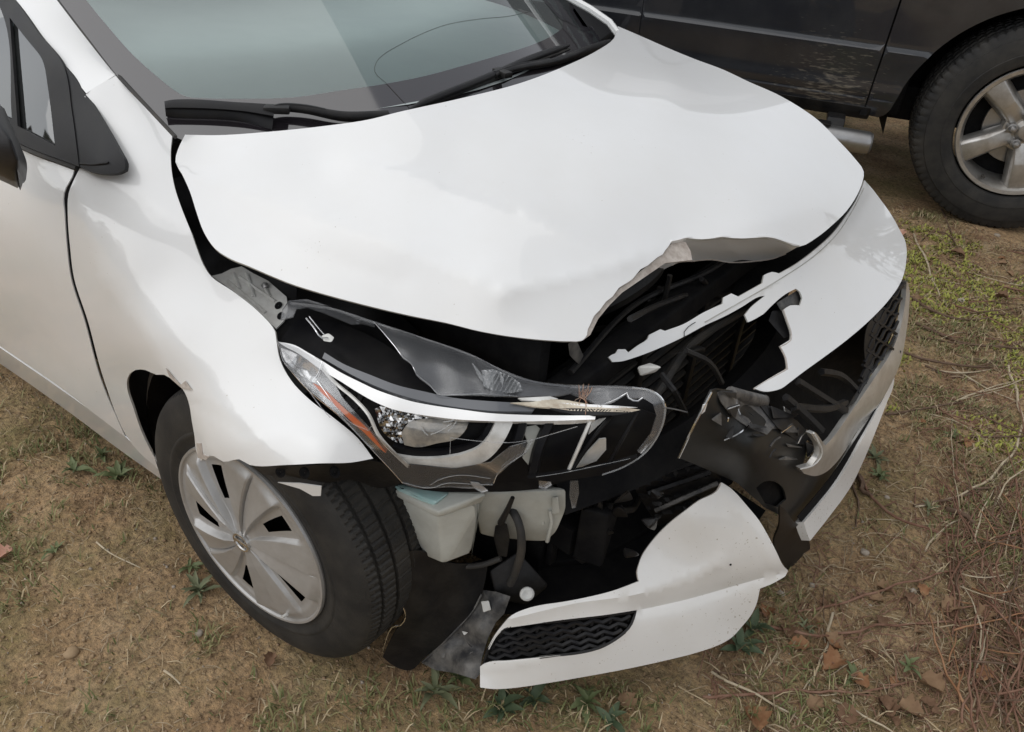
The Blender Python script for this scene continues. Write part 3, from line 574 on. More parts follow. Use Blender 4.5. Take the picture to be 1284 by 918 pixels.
# low-beam chamber
sheet('reflector', [(470, 513), (482, 507), (500, 510), (540, 517), (590, 522), (586, 536), (575, 548), (540, 552), (505, 556), (492, 552), (478, 538)], HL, M['crystal'], hl, grid=4, thick=.003, back=.022, fn=lambda V: .012*np.abs(((V[:, 0]*.11+V[:, 1]*.05) % 1)-.5)+.010*np.abs(((V[:, 1]*.12-V[:, 0]*.03) % 1)-.5), smooth=8)
sheet('projector_lens', [(503, 543), (512, 531), (532, 525), (560, 522), (588, 525), (585, 537), (573, 550), (548, 556), (524, 561), (507, 558)], HL, mat('lens_glass', (.16, .158, .15), .10, coat=1, var=(.36, .335, .29), vscale=34), hl, grid=5, thick=.003, back=.020, fn=lambda V: -.012*np.clip(1-((V[:, 0]-548)/46)**2-((V[:, 1]-541)/22)**2, 0, 1))
for k, (u, v, L, a) in enumerate(((556, 529, 22, -.3), (540, 545, 30, -.5), (562, 540, 20, -.9), (528, 535, 14, .9))): seam('lens_glint', [(u, v), (u+L*.5*math.cos(a), v+L*.5*math.sin(a)+2), (u+L*math.cos(a), v+L*math.sin(a))], HL, .0011, M['edge'], hl, back=.004)
for q in ((524, 522, .010), (538, 524, .012), (516, 530, .008)): geo('glass_facet', hull_geo([HL([(q[0]+du, q[1]+dv)], .022+b)[0] for du, dv in ((-5, -4), (5, -3), (6, 5), (-4, 4)) for b in (0, q[2])], .001), M['chrome'], hl)
sheet('lower_lip', [(492, 560), (530, 566), (570, 563), (600, 552), (612, 532), (622, 527), (606, 560), (575, 574), (530, 577), (500, 573)], HL, M['glossblack'], hl, grid=6, thick=.01, back=.016)
sheet('silver_frame', [(494, 571), (520, 575), (557, 574), (582, 569), (600, 561), (612, 548), (622, 528), (634, 525), (645, 526), (636, 546), (626, 562), (612, 576), (597, 583), (560, 587), (525, 588), (508, 585)], HL, M['bezel'], hl, grid=5, thick=.012, back=.008)
# inner half: black ribs, backplate patches
for i, a in enumerate(([(742, 524), (728, 556), (713, 590)], [(800, 517), (782, 548), (763, 582)], [(766, 522), (742, 552), (718, 588)], [(655, 528), (650, 548), (640, 575)], [(690, 528), (676, 560), (668, 592)])): seam('black_fin', a, HL, .0035 if i < 3 else .010, M['bezel'] if i == 0 else M['glossblack'], hl, back=.010 if i < 3 else .018)
sheet('back_plate', [(655, 536), (672, 533), (680, 540), (690, 534), (686, 548), (672, 570), (664, 585), (655, 574), (662, 556)], HL, M['tank'], hl, grid=5, thick=.003, back=.030, curve=False)
sheet('back_plate', [(738, 566), (752, 551), (760, 550), (760, 564), (748, 578), (728, 586), (722, 588)], HL, M['bezel'], hl, grid=5, thick=.003, back=.028, curve=False)
sheet('back_plate', [(742, 530), (752, 525), (760, 524), (738, 545)], HL, M['bezel'], hl, grid=5, thick=.003, back=.026, curve=False)
# splintered strip at the top of the inner half
for pl, m in (([(640, 505), (668, 504), (686, 500), (712, 502), (745, 508), (780, 510), (803, 514), (790, 517), (750, 516), (715, 515), (690, 511), (668, 510)], 'pale'), ([(650, 499), (690, 497), (700, 500), (676, 503), (655, 502)], 'clip'), ([(690, 512), (730, 512), (770, 514), (796, 517), (770, 521), (720, 520)], 'trim'), ([(700, 505), (740, 507), (776, 509), (800, 511), (770, 512), (735, 510)], 'drl')):
    sheet('splinter', pl, HL, M[m], hl, grid=4, thick=.003, back=-.004, wob=.01, curve=False)
rr = random.Random(3)
for k in range(18):
    u0, v0 = 731+rr.uniform(-5, 5), 497+rr.uniform(-3, 3); a = rr.uniform(-2.6, -.5) if k < 12 else rr.uniform(.4, 2.8); L = rr.uniform(8, 20)
    seam('wire_strand', [(u0, v0), (u0+L*.5*math.cos(a), v0+L*.55*math.sin(a)), (u0+L*.7*math.cos(a), v0+L*math.sin(a))], HL, .00045, M['copper'], hl, back=-.008-rr.random()*.01, seg=4)
sheet('inner_lens_rim', [(706, 486), (760, 485), (790, 486), (815, 490), (832, 504), (834, 524), (824, 551), (806, 570), (800, 567), (816, 546), (823, 522), (819, 507), (806, 499), (788, 499), (785, 494), (770, 503), (752, 509), (735, 500), (715, 492)], HL, M['lensfilm'], hl, grid=5, thick=.004, wob=.004, curve=False)
seam('lens_edge', [(793, 486), (816, 490), (832, 504), (833, 524), (822, 551), (806, 570), (780, 586), (755, 595)], HL, .0022, M['edge'], hl, back=-.001)
seam('lens_edge', [(752, 509), (771, 502), (786, 493), (788, 499), (800, 503), (806, 499)], HL, .0013, M['edge'], hl, back=-.002)
# lower clear lens with cracks
sheet('lower_lens', [(347, 427), (372, 436), (404, 456), (430, 500), (470, 545), (510, 582), (570, 588), (615, 580), (640, 560), (668, 553), (660, 568), (640, 582), (622, 598), (618, 608), (600, 611), (560, 610), (524, 612), (504, 605), (490, 588), (468, 566), (427, 522), (383, 486), (354, 452)], HL, M['lens'], hl, grid=8, thick=.002, back=-.004, curve=False)
sheet('lower_band', [(470, 560), (495, 582), (525, 592), (575, 592), (617, 590), (618, 605), (600, 612), (560, 611), (524, 612), (504, 605), (488, 586)], HL, M['lensfilm'], hl, grid=6, thick=.003, back=.004)
for a in ([(565, 549), (600, 553), (640, 555), (668, 551)], [(668, 551), (660, 566), (640, 580), (624, 594), (619, 606)], [(504, 605), (540, 612), (560, 606), (590, 607), (618, 608)], [(394, 447), (404, 454), (398, 470), (392, 478)], [(398, 478), (440, 530), (462, 540), (466, 534)], [(565, 549), (564, 570)], [(540, 608), (550, 602), (575, 596), (615, 600)], [(354, 440), (380, 470), (410, 500)], [(360, 455), (385, 487), (402, 510), (414, 524)],
          [(505, 606), (500, 600), (470, 568), (430, 526), (385, 488), (356, 455)], [(640, 560), (690, 545), (724, 535)], [(672, 598), (700, 594), (740, 586), (790, 575)]): seam('lens_crack', a, HL, .0006, M['edge'], hl, back=-.006)
sheet('lower_rail', [(662, 600), (720, 591), (762, 584), (800, 573), (798, 579), (760, 594), (712, 602), (690, 604)], HL, M['glossblack'], hl, grid=5, thick=.008, back=-.002)
sheet('loose_tab', [(716, 604), (725, 603), (726, 618), (722, 636), (718, 638), (715, 622)], HL, M['lensfilm'], hl, grid=4, thick=.003, back=.01, curve=False)
sheet('loose_tab', [(676, 603), (690, 602), (692, 608), (684, 614), (676, 612)], HL, M['lensfilm'], hl, grid=4, thick=.003, back=.0, curve=False)
sheet('lens_shard_highlight', [(590, 605), (600, 606), (612, 616), (604, 618), (594, 612)], HL, M['edge'], hl, grid=4, thick=.002, back=-.008, curve=False)

# ---- torn upper bumper with grille edge
BU = Surf([(765, 450, 'y', -.35), (858, 412, 'y', -.18), (956, 358, 'z', .745), (1043, 290, 'z', .775), (1083, 226, 'z', .80), (1103, 249, 'y', .715), (1121, 275, 'y', .718), (1137, 314, 'y', .70), (1134, 340, 'z', .63), (1113, 378, 'z', .61), (1061, 427, 'z', .60), (973, 490, 'z', .60), (946, 487, 'z', .605), (1060, 350, 'z', .683), (990, 400, 'z', .675), (1000, 340, 'z', .735), (1090, 300, 'z', .715)], 3e-4)
BU.creases = [([(858, 409), (960, 350), (1046, 290), (1084, 232)], .003, 8), ([(870, 420), (975, 362), (1060, 300), (1092, 245)], -.004, 6)]
bu_out = [(763, 448), (767, 445), (772, 443), (775, 438), (784, 438), (788, 442), (800, 433), (812, 425), (814, 420), (828, 413), (834, 415), (858, 406), (882, 392), (906, 381), (907, 373), (917, 368), (926, 372), (956, 355), (958, 345), (968, 341), (977, 343), (998, 331), (1022, 313), (1043, 294), (1060, 272), (1073, 252), (1082, 232), (1084, 226),
          (1094, 237), (1103, 249), (1112, 261), (1121, 275), (1129, 290), (1135, 302), (1137, 316), (1136, 330), (1134, 341), (1129, 355), (1113, 378), (1089, 403), (1061, 427), (1033, 448), (1008, 466), (991, 479), (980, 487), (970, 490), (958, 491), (945, 487), (966, 474), (987, 462), (985, 448), (978, 434), (991, 426), (992, 420), (987, 403), (982, 389), (991, 383), (1003, 383), (1006, 374), (1003, 366), (998, 362), (988, 367), (978, 374), (966, 385), (957, 394), (952, 397), (945, 401), (938, 404), (934, 395), (942, 385), (959, 371), (952, 372), (930, 385), (910, 396), (884, 408), (858, 422), (837, 432), (816, 441), (797, 448), (780, 453), (768, 454)]
bump = sheet('bumper_cover', bu_out, BU, M['paint'], car, grid=6, thick=.0035, corner=38, rim=M['paint_back'])
seam('crack', [(858, 422), (858, 416), (863, 410), (872, 404)], BU, .0007, M['dark'], bump, back=-.002)
seam('seam_line', [(884, 404), (930, 378), (975, 352), (1020, 322), (1050, 293), (1070, 262), (1083, 236)], BU, .0012, M['paint_back'], bump, back=-.0012)
sheet('torn_flap', [(983, 388), (990, 396), (992, 420), (983, 424), (974, 414), (964, 402), (968, 390)], BU, M['blackplastic'], bump, grid=4, back=.02, fn=lambda V: .03*np.clip((992-V[:, 0])/30, 0, 1), curve=False)
sheet('torn_flap', [(974, 380), (1000, 364), (1006, 373), (1003, 384), (990, 384), (980, 390)], BU, M['dusty'], bump, grid=4, back=.022, curve=False)
seam('torn_edge', [(945, 488), (966, 475), (987, 463), (985, 449), (978, 435), (991, 427), (992, 419), (987, 403), (982, 389)], BU, .002, M['raw'], bump, back=.002)
sheet('under_tray', [(560, 715), (610, 700), (700, 680), (780, 640), (900, 600), (960, 640), (900, 720), (830, 735), (740, 760), (660, 770), (600, 760)], Surf([(560, 715, 'z', .19), (900, 610, 'z', .19), (900, 720, 'z', .18), (660, 770, 'z', .17), (740, 700, 'z', .19)]), M['dark'], car, grid=12, thick=.003)
sheet('dark_gap_filler', [(940, 322), (1000, 300), (1050, 262), (1074, 226), (1080, 240), (1054, 300), (1010, 340), (950, 372), (900, 400)], Surf([(940, 330, 'z', .66), (1086, 228, 'z', .70), (1000, 320, 'z', .67), (1050, 300, 'z', .66), (900, 400, 'z', .62)]), M['dark'], car, grid=9, thick=.003)  # dark filler sheet, stands in for the shade in the hood-to-bumper gap
# broken black carrier showing through
geo('bracket', hull_geo([at(u, v, 'x', x) for u, v, x in ((799, 460, .50), (815, 455, .50), (818, 458, .52), (830, 460, .54), (822, 467, .53), (803, 472, .51), (800, 466, .48), (812, 460, .46))], .002), M['clip'], car)
# ---- gloss black grille surround, chrome, lower lip
CH = Surf([(1035, 555, 'x', .788), (1005, 588, 'x', .775), (1020, 545, 'x', .772), (1098, 478, 'y', .34), (1067, 520, 'y', .15), (1136, 362, 'y', .665), (1127, 418, 'y', .555), (1120, 460, 'y', .46), (1071, 548, 'x', .80)], 3e-4)
BK = Surf([(893, 490, 'x', .655), (851, 574, 'y', -.365), (945, 495, 'x', .66), (1000, 570, 'x', .752), (910, 599, 'y', -.24), (1009, 655, 'x', .785), (1118, 480, 'y', .52), (1060, 575, 'x', .785), (960, 640, 'x', .765), (940, 560, 'x', .725)], 3e-4)
sheet('grille_surround', [(885, 505), (893, 489), (900, 487), (914, 489), (930, 492), (945, 494), (955, 503), (968, 515), (975, 512), (984, 524), (992, 520), (1000, 535), (1004, 548), (1012, 562), (1006, 588), (1022, 596), (1045, 585), (1071, 551), (1107, 501), (1130, 440), (1128, 452), (1118, 478), (1080, 554), (1045, 612), (1009, 655), (1001, 662), (985, 650), (962, 638), (940, 620), (925, 606), (910, 599), (880, 586), (851, 574), (858, 558), (870, 534)], BK, M['panelblack'], car, grid=8, thick=.004, curve=False,
      holes=[[(948, 612), (958, 604), (972, 604), (982, 612), (986, 626), (975, 636), (960, 632)]])
for a, m, r in (([(851, 574), (868, 538), (892, 492)], 'edge', .0022), ([(923, 500), (924, 510), (928, 520)], 'edge', .002), ([(908, 552), (922, 546), (934, 538), (941, 530)], 'edge', .0018), ([(966, 537), (980, 535), (989, 531), (992, 520)], 'dusty', .003), ([(1000, 556), (1004, 548), (1012, 540)], 'edge', .0022), ([(966, 560), (972, 552), (978, 548)], 'dusty', .002)): seam('torn_edge', a, BK, r, M[m], car, back=-.004)
sheet('fog_recess', [(944, 612), (958, 600), (976, 602), (986, 612), (990, 628), (976, 642), (958, 636)], BK, M['dark'], car, grid=6, back=.05)
sheet('torn_shard', [(879, 520), (882, 508), (887, 506), (884, 516)], BK, M['paint'], car, grid=4, back=-.006, curve=False)
tube('parking_sensor', [at(916, 492, 'x', .655), at(935, 498, 'x', .665), at(956, 504, 'x', .675)], [.011, .014], M['dusty'], car, 10, step=.01)
geo('sensor_face', lathe_geo([(0, .014), (.004, .014), (.005, .010), (.001, .008), (.001, .0005)], 14, at(957, 504, 'x', .676), (.5, -.5, .2), (0, .4, 1)), M['dusty'], car)
for pl, m, b in (([(898, 490), (925, 494), (950, 502), (985, 520), (990, 534), (972, 534), (962, 545), (940, 536), (918, 522), (905, 505)], 'dusty', -.008), ([(950, 505), (975, 512), (1000, 528), (1016, 545), (1008, 560), (990, 546), (975, 536)], 'blackplastic', -.014)):
    sheet('broken_bracket', pl, BK, M[m], car, grid=5, back=b, wob=.03, curve=False)
# grille opening: dark back, honeycomb mesh at the far end, bars
sheet('grille_back', [(948, 492), (1008, 462), (1061, 424), (1113, 374), (1132, 350), (1128, 380), (1116, 425), (1088, 476), (1050, 540), (1022, 560), (990, 530)], Surf([(948, 492, 'x', .55), (1061, 424, 'x', .62), (1132, 350, 'y', .68), (1022, 560, 'x', .68), (1116, 425, 'y', .55), (1090, 480, 'x', .67)]), M['dark'], car, grid=9, wob=.02)
MS = Surf([(1134, 352, 'y', .63), (1128, 415, 'y', .52), (1090, 405, 'z', .595), (1085, 485, 'y', .30), (1050, 440, 'z', .58), (1060, 520, 'y', .12)])
gs = []
for r in range(13):
    v0 = 358+r*9.5
    for s in (0,):
        pts = []
        for k in range(14):
            u = 1088+k*4.2-r*2.1; pts.append((u, v0-(k*2.9)+26+(3.2 if (k//2+r) % 2 else -3.2)))
        pts = [q for q in pts if q[0]+.0 < 1135-(q[1]-352)*.16 and q[0] > 1097-(q[1]-380)*.22 and q[1] > 352+(1134-q[0])*.62]
        if len(pts) > 2: gs.append(tube_geo(MS(smooth_line(pts, 3, closed=False, corner=20), .012), .0042, 5))
if gs:
    g = geo('honeycomb_mesh', join(*gs), M['trim'], car); g['kind'] = 'stuff'
sheet('grille_frame', [(1090, 404), (1110, 385), (1112, 396), (1098, 425), (1096, 455), (1076, 500), (1062, 512), (1084, 470), (1084, 430)], MS, M['blackplastic'], car, grid=6, back=.008)
for a in ([(985, 498), (1010, 520), (1030, 540)], [(1000, 478), (1035, 500), (1060, 515)], [(1030, 466), (1052, 470), (1078, 494)], [(995, 510), (1040, 512), (1060, 505)]): seam('grille_bar', a, MS, .009, M['blackplastic'], car, back=.03)
chrome_out = [(1137, 352), (1135, 380), (1127, 418), (1115, 446), (1098, 472), (1067, 517), (1045, 548), (1035, 559), (1030, 552), (1026, 546), (1022, 542), (1017, 544), (1022, 552), (1027, 560), (1027, 570), (1018, 584), (1004, 588), (1008, 594), (1022, 597), (1034, 593), (1046, 583), (1071, 549), (1090, 524), (1107, 500), (1119, 478), (1129, 455), (1136, 420), (1140, 385), (1140, 360)]
CI = [(1135, 362), (1127, 418), (1098, 472), (1067, 517), (1035, 559)]
ch = sheet('chrome_trim', chrome_out, CH, M['satin'], car, grid=4, thick=.012, back=-.016, corner=38, fn=lambda V: .034*np.exp(-polydist(V, CI)/9.0))
seam('torn_edge', [(1020, 543), (1027, 556), (1031, 568), (1019, 584), (1004, 588)], CH, .002, M['clip'], ch, back=-.014)
LP = Surf([(1015, 677, 'z', .235), (1007, 655, 'z', .275), (1045, 612, 'z', .275), (1067, 610, 'z', .245), (1080, 553, 'y', .22), (1098, 540, 'y', .30), (1116, 490, 'y', .49), (1121, 470, 'y', .53), (1034, 640, 'z', .24)], 3e-4)
sheet('lower_lip', [(1122, 468), (1112, 491), (1096, 522), (1080, 553), (1062, 585), (1045, 611), (1026, 634), (1008, 655), (1011, 666), (1016, 678), (1042, 645), (1067, 610), (1084, 575), (1100, 536), (1112, 505), (1120, 485)], LP, M['paint_low'], car, grid=6, thick=.02, back=-.010)
sheet('lip_gap', [(1124, 462), (1100, 508), (1072, 553), (1040, 600), (1000, 648), (1010, 660), (1046, 616), (1082, 558), (1116, 494)], LP, M['dark'], car, grid=7, back=.004)
sheet('black_flap', [(978, 634), (985, 640), (995, 654), (1006, 662), (1014, 676), (1016, 690), (1009, 718), (1002, 728), (995, 727), (984, 708), (973, 692), (971, 676), (977, 660)], Surf([(978, 634, 'x', .79), (1010, 672, 'x', .80), (1002, 725, 'x', .80), (972, 690, 'x', .775)]), M['blackplastic'], car, grid=6, wob=.03, thick=.004, corner=30)
# ---- torn lower corner of the bumper
WC = Surf([(905, 605, 'z', .48), (939, 637, 'z', .435), (979, 704, 'z', .33), (988, 716, 'z', .305), (952, 738, 'z', .26), (930, 786, 'z', .165), (903, 808, 'z', .148), (844, 826, 'z', .135), (731, 849, 'z', .12), (602, 861, 'z', .11), (602, 836, 'z', .14), (614, 813, 'z', .185), (641, 772, 'z', .25), (731, 750, 'z', .282), (801, 727, 'z', .315), (812, 686, 'z', .36), (870, 650, 'z', .43), (880, 700, 'z', .342), (803, 765, 'z', .258), (860, 770, 'z', .235), (700, 838, 'z', .15), (754, 813, 'z', .185)], 3e-4)
WC.creases = [([(641, 776), (720, 757), (800, 745), (870, 722), (905, 705)], .010, 10), ([(797, 766), (860, 752), (952, 726), (985, 718)], -.016, 11), ([(602, 838), (680, 826), (752, 812), (784, 792), (798, 766)], .004, 5), ([(903, 612), (940, 655), (962, 692), (975, 716)], .004, 4)]
wc_out = [(905, 605), (916, 612), (939, 637), (952, 653), (961, 668), (975, 695), (979, 704), (984, 712), (988, 716), (985, 722), (979, 726), (966, 733), (953, 738), (948, 759), (940, 774), (930, 786), (918, 799), (903, 808), (875, 818), (844, 826), (790, 838), (731, 849), (690, 856), (641, 863), (618, 864), (602, 862), (602, 848), (602, 836),
          (607, 832), (640, 828), (690, 823), (725, 819), (754, 812), (772, 803), (785, 793), (794, 781), (799, 765), (760, 771), (700, 778), (660, 784), (632, 788), (622, 799), (613, 815), (612, 812), (620, 797), (630, 784), (641, 772), (658, 764), (677, 759), (704, 755), (731, 750), (768, 741), (801, 729), (799, 718), (801, 708), (805, 697), (812, 686), (826, 669), (844, 652), (860, 640), (876, 628), (900, 615)]
wc = sheet('bumper_corner', wc_out, WC, M['paint_low'], car, grid=7, thick=.004, corner=38, rim=M['paint_back'])
fg = sheet('fog_grille', [(604, 834), (612, 814), (622, 797), (632, 786), (700, 776), (801, 763), (797, 782), (786, 795), (772, 805), (752, 814), (690, 825)], WC, M['dark'], car, grid=7, back=.03)
for k in range(5):
    t = (k+.5)/5; A = (632-22*t, 790+38*t); B = (796-8*t-30*t*t, 769+44*t)
    pts = [(A[0]+(B[0]-A[0])*s, A[1]+(B[1]-A[1])*s+(2.2 if (i+k) % 2 else -2.2)) for i, s in enumerate(np.linspace(.0, .97, 15))]
    seam('slat', pts, WC, .0045, M['trim'], fg, back=.012)
    if k < 4:
        for i in range(k % 2, 15, 2):
            q = pts[i]; seam('rib', [q, (q[0]-3, q[1]+7)], WC, .003, M['trim'], fg, back=.016, seg=4)
seam('grille_rim', [(612, 814), (622, 798), (633, 788), (700, 779), (797, 767), (792, 782), (783, 793), (752, 812), (690, 823), (606, 832), (612, 814)], WC, .003, M['trim'], fg, back=.003)
seam('torn_edge', [(801, 728), (799, 718), (802, 707), (806, 696), (812, 687), (827, 669), (844, 653), (861, 640), (877, 628), (890, 622), (899, 616), (904, 606)], WC, .0022, M['raw'], wc, back=.003)
geo('dirt_spot', lathe_geo([(0, .003), (.0008, .002), (.001, .0003)], 8, WC([(916, 708)], -.001)[0], (.4, -.6, .6), (0, .6, .6)), M['dark'], wc)
# ---- washer tank, splash shield, crash foam, hoses
tk = part_empty('washer_tank', car)
def pts3(*a): return [at(*q) for q in a]
geo('tank_body', hull_geo(pts3((496, 622, 'y', -.700), (550, 648, 'y', -.700), (604, 628, 'y', -.640), (560, 600, 'y', -.60), (520, 672, 'y', -.695), (532, 698, 'y', -.690), (556, 708, 'y', -.690), (592, 694, 'y', -.640), (598, 660, 'y', -.635), (570, 640, 'y', -.56), (520, 600, 'y', -.60)), .007), M['tank'], tk, smooth=40)
geo('tank_rim', hull_geo(pts3((494, 614, 'y', -.706), (549, 642, 'y', -.708), (612, 618, 'y', -.64), (494, 622, 'y', -.706), (549, 650, 'y', -.708), (605, 630, 'y', -.64), (540, 596, 'y', -.58)), .004), M['tank'], tk, smooth=40)
geo('tank_lid', hull_geo(pts3((494, 608, 'y', -.700), (500, 618, 'y', -.704), (543, 636, 'y', -.704), (566, 618, 'y', -.67), (530, 604, 'y', -.64), (497, 612, 'y', -.704), (545, 630, 'y', -.702)), .004), M['teal'], tk, smooth=40)
geo('tank_neck', hull_geo(pts3((590, 618, 'y', -.63), (712, 612, 'y', -.515), (712, 640, 'y', -.515), (700, 668, 'y', -.52), (686, 681, 'y', -.525), (666, 675, 'y', -.535), (600, 672, 'y', -.60), (640, 600, 'y', -.50), (640, 674, 'y', -.55)), .008), M['tank'], tk, smooth=40)
for a in ([(690, 640), (692, 655), (686, 679)], [(664, 650), (680, 640), (682, 655), (668, 664), (664, 650)]): tube('tank_rib', [at(u, v, 'y', -.538) for u, v in a], .004, M['tank'], tk, 6)
geo('tank_boss', hull_geo([at(u, v, 'y', y) for u, v in ((692, 624), (700, 622), (702, 644), (692, 646)) for y in (-.54, -.52)], .003), M['tank'], tk)
SP = Surf([(497, 693, 'y', -.74), (528, 692, 'y', -.70), (610, 713, 'y', -.58), (602, 750, 'y', -.60), (579, 781, 'y', -.64), (528, 829, 'y', -.70), (511, 841, 'y', -.715), (480, 824, 'y', -.745), (497, 770, 'y', -.742)], 1e-3)
ss = sheet('splash_shield', [(497, 693), (528, 691), (560, 705), (612, 706), (608, 730), (602, 750), (592, 766), (579, 781), (556, 805), (528, 829), (520, 838), (511, 841), (500, 838), (489, 832), (480, 824), (488, 806), (497, 790), (505, 780), (509, 772), (505, 762), (499, 750), (498, 735), (496, 715)], SP, M['blackplastic'], car, grid=7, wob=.012, thick=.003)
seam('shield_edge', [(496, 712), (498, 738), (504, 758), (509, 772), (502, 784), (492, 786), (485, 800), (479, 822)], SP, .0016, M['edge'], ss, back=-.002)
seam('shield_lip', [(604, 745), (594, 764), (579, 782), (556, 806), (530, 830)], SP, .0025, M['dusty'], ss, back=-.002)
BRK = Surf([(604, 745, 'y', -.595), (579, 782, 'y', -.635), (530, 830, 'y', -.695), (595, 848, 'y', -.68), (606, 800, 'y', -.635), (640, 760, 'y', -.58), (650, 700, 'y', -.53)], 1e-3)
br = sheet('side_bracket', [(604, 740), (622, 742), (640, 748), (632, 770), (622, 780), (612, 800), (605, 822), (601, 846), (596, 852), (570, 844), (545, 840), (528, 831), (556, 806), (580, 782), (594, 764)], BRK, M['dusty'], car, grid=6, wob=.03, thick=.003, curve=False)
geo('clip', hull_geo([BRK([(u, v)], b)[0] for u, v in ((603, 754), (613, 753), (616, 765), (606, 768)) for b in (-.004, -.012)], .002), M['clip'], br)
for q in ((574, 797), (583, 795), (592, 820), (556, 822), (588, 808)): geo('mud_chip', hull_geo([BRK([(q[0]+rr.uniform(-4, 4), q[1]+rr.uniform(-4, 4))], -.004-rr.random()*.006)[0] for _ in range(7)], 0), M['clip'] if q[0] % 2 else M['dusty'], br)
geo('tow_cover', lathe_geo([(0, .0005), (.004, .010), (.002, .014), (-.002, .015)], 18, BRK([(661, 745)], -.006)[0], (.5, -.55, .6), (.7, .7, 0)), M['clip'], br)
geo('lower_bracket', hull_geo(pts3((612, 716, 'y', -.57), (650, 690, 'y', -.52), (690, 735, 'y', -.50), (660, 760, 'y', -.535), (622, 752, 'y', -.58), (640, 720, 'y', -.45)), .006), M['blackplastic'], car)
tube('wiring_hose', [at(u, v, 'y', y) for u, v, y in ((640, 636, -.575), (650, 655, -.585), (654, 685, -.585), (648, 712, -.58), (640, 732, -.575))], .008, M['rubber'], car, 8, step=.01)
tube('wiring_hose', [at(u, v, 'y', y) for u, v, y in ((555, 706, -.65), (580, 710, -.62), (605, 708, -.60), (628, 700, -.58))], .006, M['rubber'], car, 8, step=.01)
geo('wire_plug', hull_geo([at(u, v, 'y', y) for u, v, y in ((620, 658, -.60), (636, 654, -.60), (640, 676, -.60), (636, 700, -.59), (624, 698, -.59), (618, 674, -.60), (630, 676, -.56))], .004), M['blackplastic'], car)
tube('plug_stem', [at(u, v, 'y', -.60) for u, v in ((628, 656), (636, 640), (643, 624))], [.007, .004], M['blackplastic'], car, 7, step=.01)
tube('crash_beam', [(.46, -.50, .47), (.54, -.30, .48), (.57, 0, .48), (.54, .30, .48), (.46, .50, .47)], .05, M['dark'], car, 4, step=.05, smooth=20)
FM = Surf([(800, 590, 'x', .55), (866, 575, 'x', .60), (905, 612, 'x', .66), (850, 650, 'x', .61), (815, 640, 'x', .56)])
fm = sheet('crash_foam', [(790, 600), (812, 586), (868, 572), (905, 590), (903, 612), (876, 628), (850, 648), (826, 660), (812, 640), (800, 620)], FM, M['blackplastic'], car, grid=6, thick=.02, curve=False, fn=lambda V: .012*(np.sin((V[:, 1]+V[:, 0]*.35)*.42) > .3))
for a in ([(806, 602), (872, 578)], [(812, 618), (890, 592)], [(822, 640), (900, 606)]): seam('foam_rib', a, FM, .006, M['dusty'] if a[0][0] == 822 else M['blackplastic'], fm, back=-.006)
for k in range(10):
    u, v = 720+rr.uniform(0, 110), 615+rr.uniform(0, 90)
    geo('debris_bracket', hull_geo([at(u+rr.uniform(-14, 14), v+rr.uniform(-10, 10), 'y', -.42+rr.uniform(-.03, .03)) for _ in range(8)], .003), M['blackplastic'], car)
for k in range(26):
    u, v = rr.uniform(905, 1030), rr.uniform(492, 575)
    if v < 492+(u-905)*.28-6 or v > 545+(u-905)*.35: continue
    c_ = [(u+rr.uniform(-16, 16), v+rr.uniform(-11, 11)) for _ in range(3)]; b_ = rr.uniform(-.03, -.008)
    pts = [BK([q], b_+rr.uniform(-.012, .012))[0] for q in c_]; geo('plastic_shard', hull_geo(pts+[q+np.array([-.003, .002, 0]) for q in pts], 0), M['blackplastic'] if k % 4 else M['dusty'], car)
    if k % 3 == 0: tube('shard_edge', [pts[0]+np.array([.001, -.002, .001]), pts[1]+np.array([.001, -.002, .001])], .0013, M['edge'], car, 5)
for k in range(26):
    u, v = rr.uniform(745, 985), rr.uniform(350, 480); x_ = rr.uniform(.24, .37); w_ = rr.uniform(10, 40); a_ = rr.uniform(-.9, .3)
    pts = [at(u+s1_*w_*math.cos(a_)-s2_*4*math.sin(a_), v+s1_*w_*math.sin(a_)+s2_*4*math.cos(a_), 'x', x_+dx) for s1_ in (-1, 1) for s2_ in (-1, 1) for dx in (0, .012)]
    geo('bay_bracket', hull_geo(pts, .002), M['rubber'] if k % 2 else M['blackplastic'], car)
for k in range(6):
    q = at(rr.uniform(760, 960), rr.uniform(370, 470), 'x', .38); geo('bolt', lathe_geo([(0, .007), (.005, .007), (.006, .004), (.006, .0005)], 6, q, (.8, -.3, .4), (0, 1, 0)), M['dusty'], car, smooth=20)
for a in ([(790, 400, .48), (820, 385, .45), (860, 370, .44)], [(805, 430, .45), (830, 390, .42), (840, 345, .42)], [(860, 440, .55), (890, 455, .58), (905, 480, .6)], [(830, 470, .54), (845, 490, .58), (860, 520, .6)], [(940, 360, .45), (900, 370, .44), (880, 350, .44)]):
    tube('loose_cable', [at(u, v, 'x', x) for u, v, x in a], .006, M['blackplastic'], car, 6, step=.02)
geo('dusty_lump', hull_geo([at(872+rr.uniform(-16, 16), 437+rr.uniform(-12, 12), 'x', .50+rr.uniform(-.02, .02)) for _ in range(9)], .004), M['blackplastic'], car)
seam('snapped_wire', [(832, 511), (845, 513), (862, 517)], HL, .0012, M['dusty'], hl, back=-.004)
geo('hood_bump_stop', hull_geo([at(u, v, 'x', .43) for u, v in ((712, 430), (724, 428), (732, 446), (726, 458), (714, 446))]+[at(720, 440, 'x', .40)], .002), M['dusty'], car)

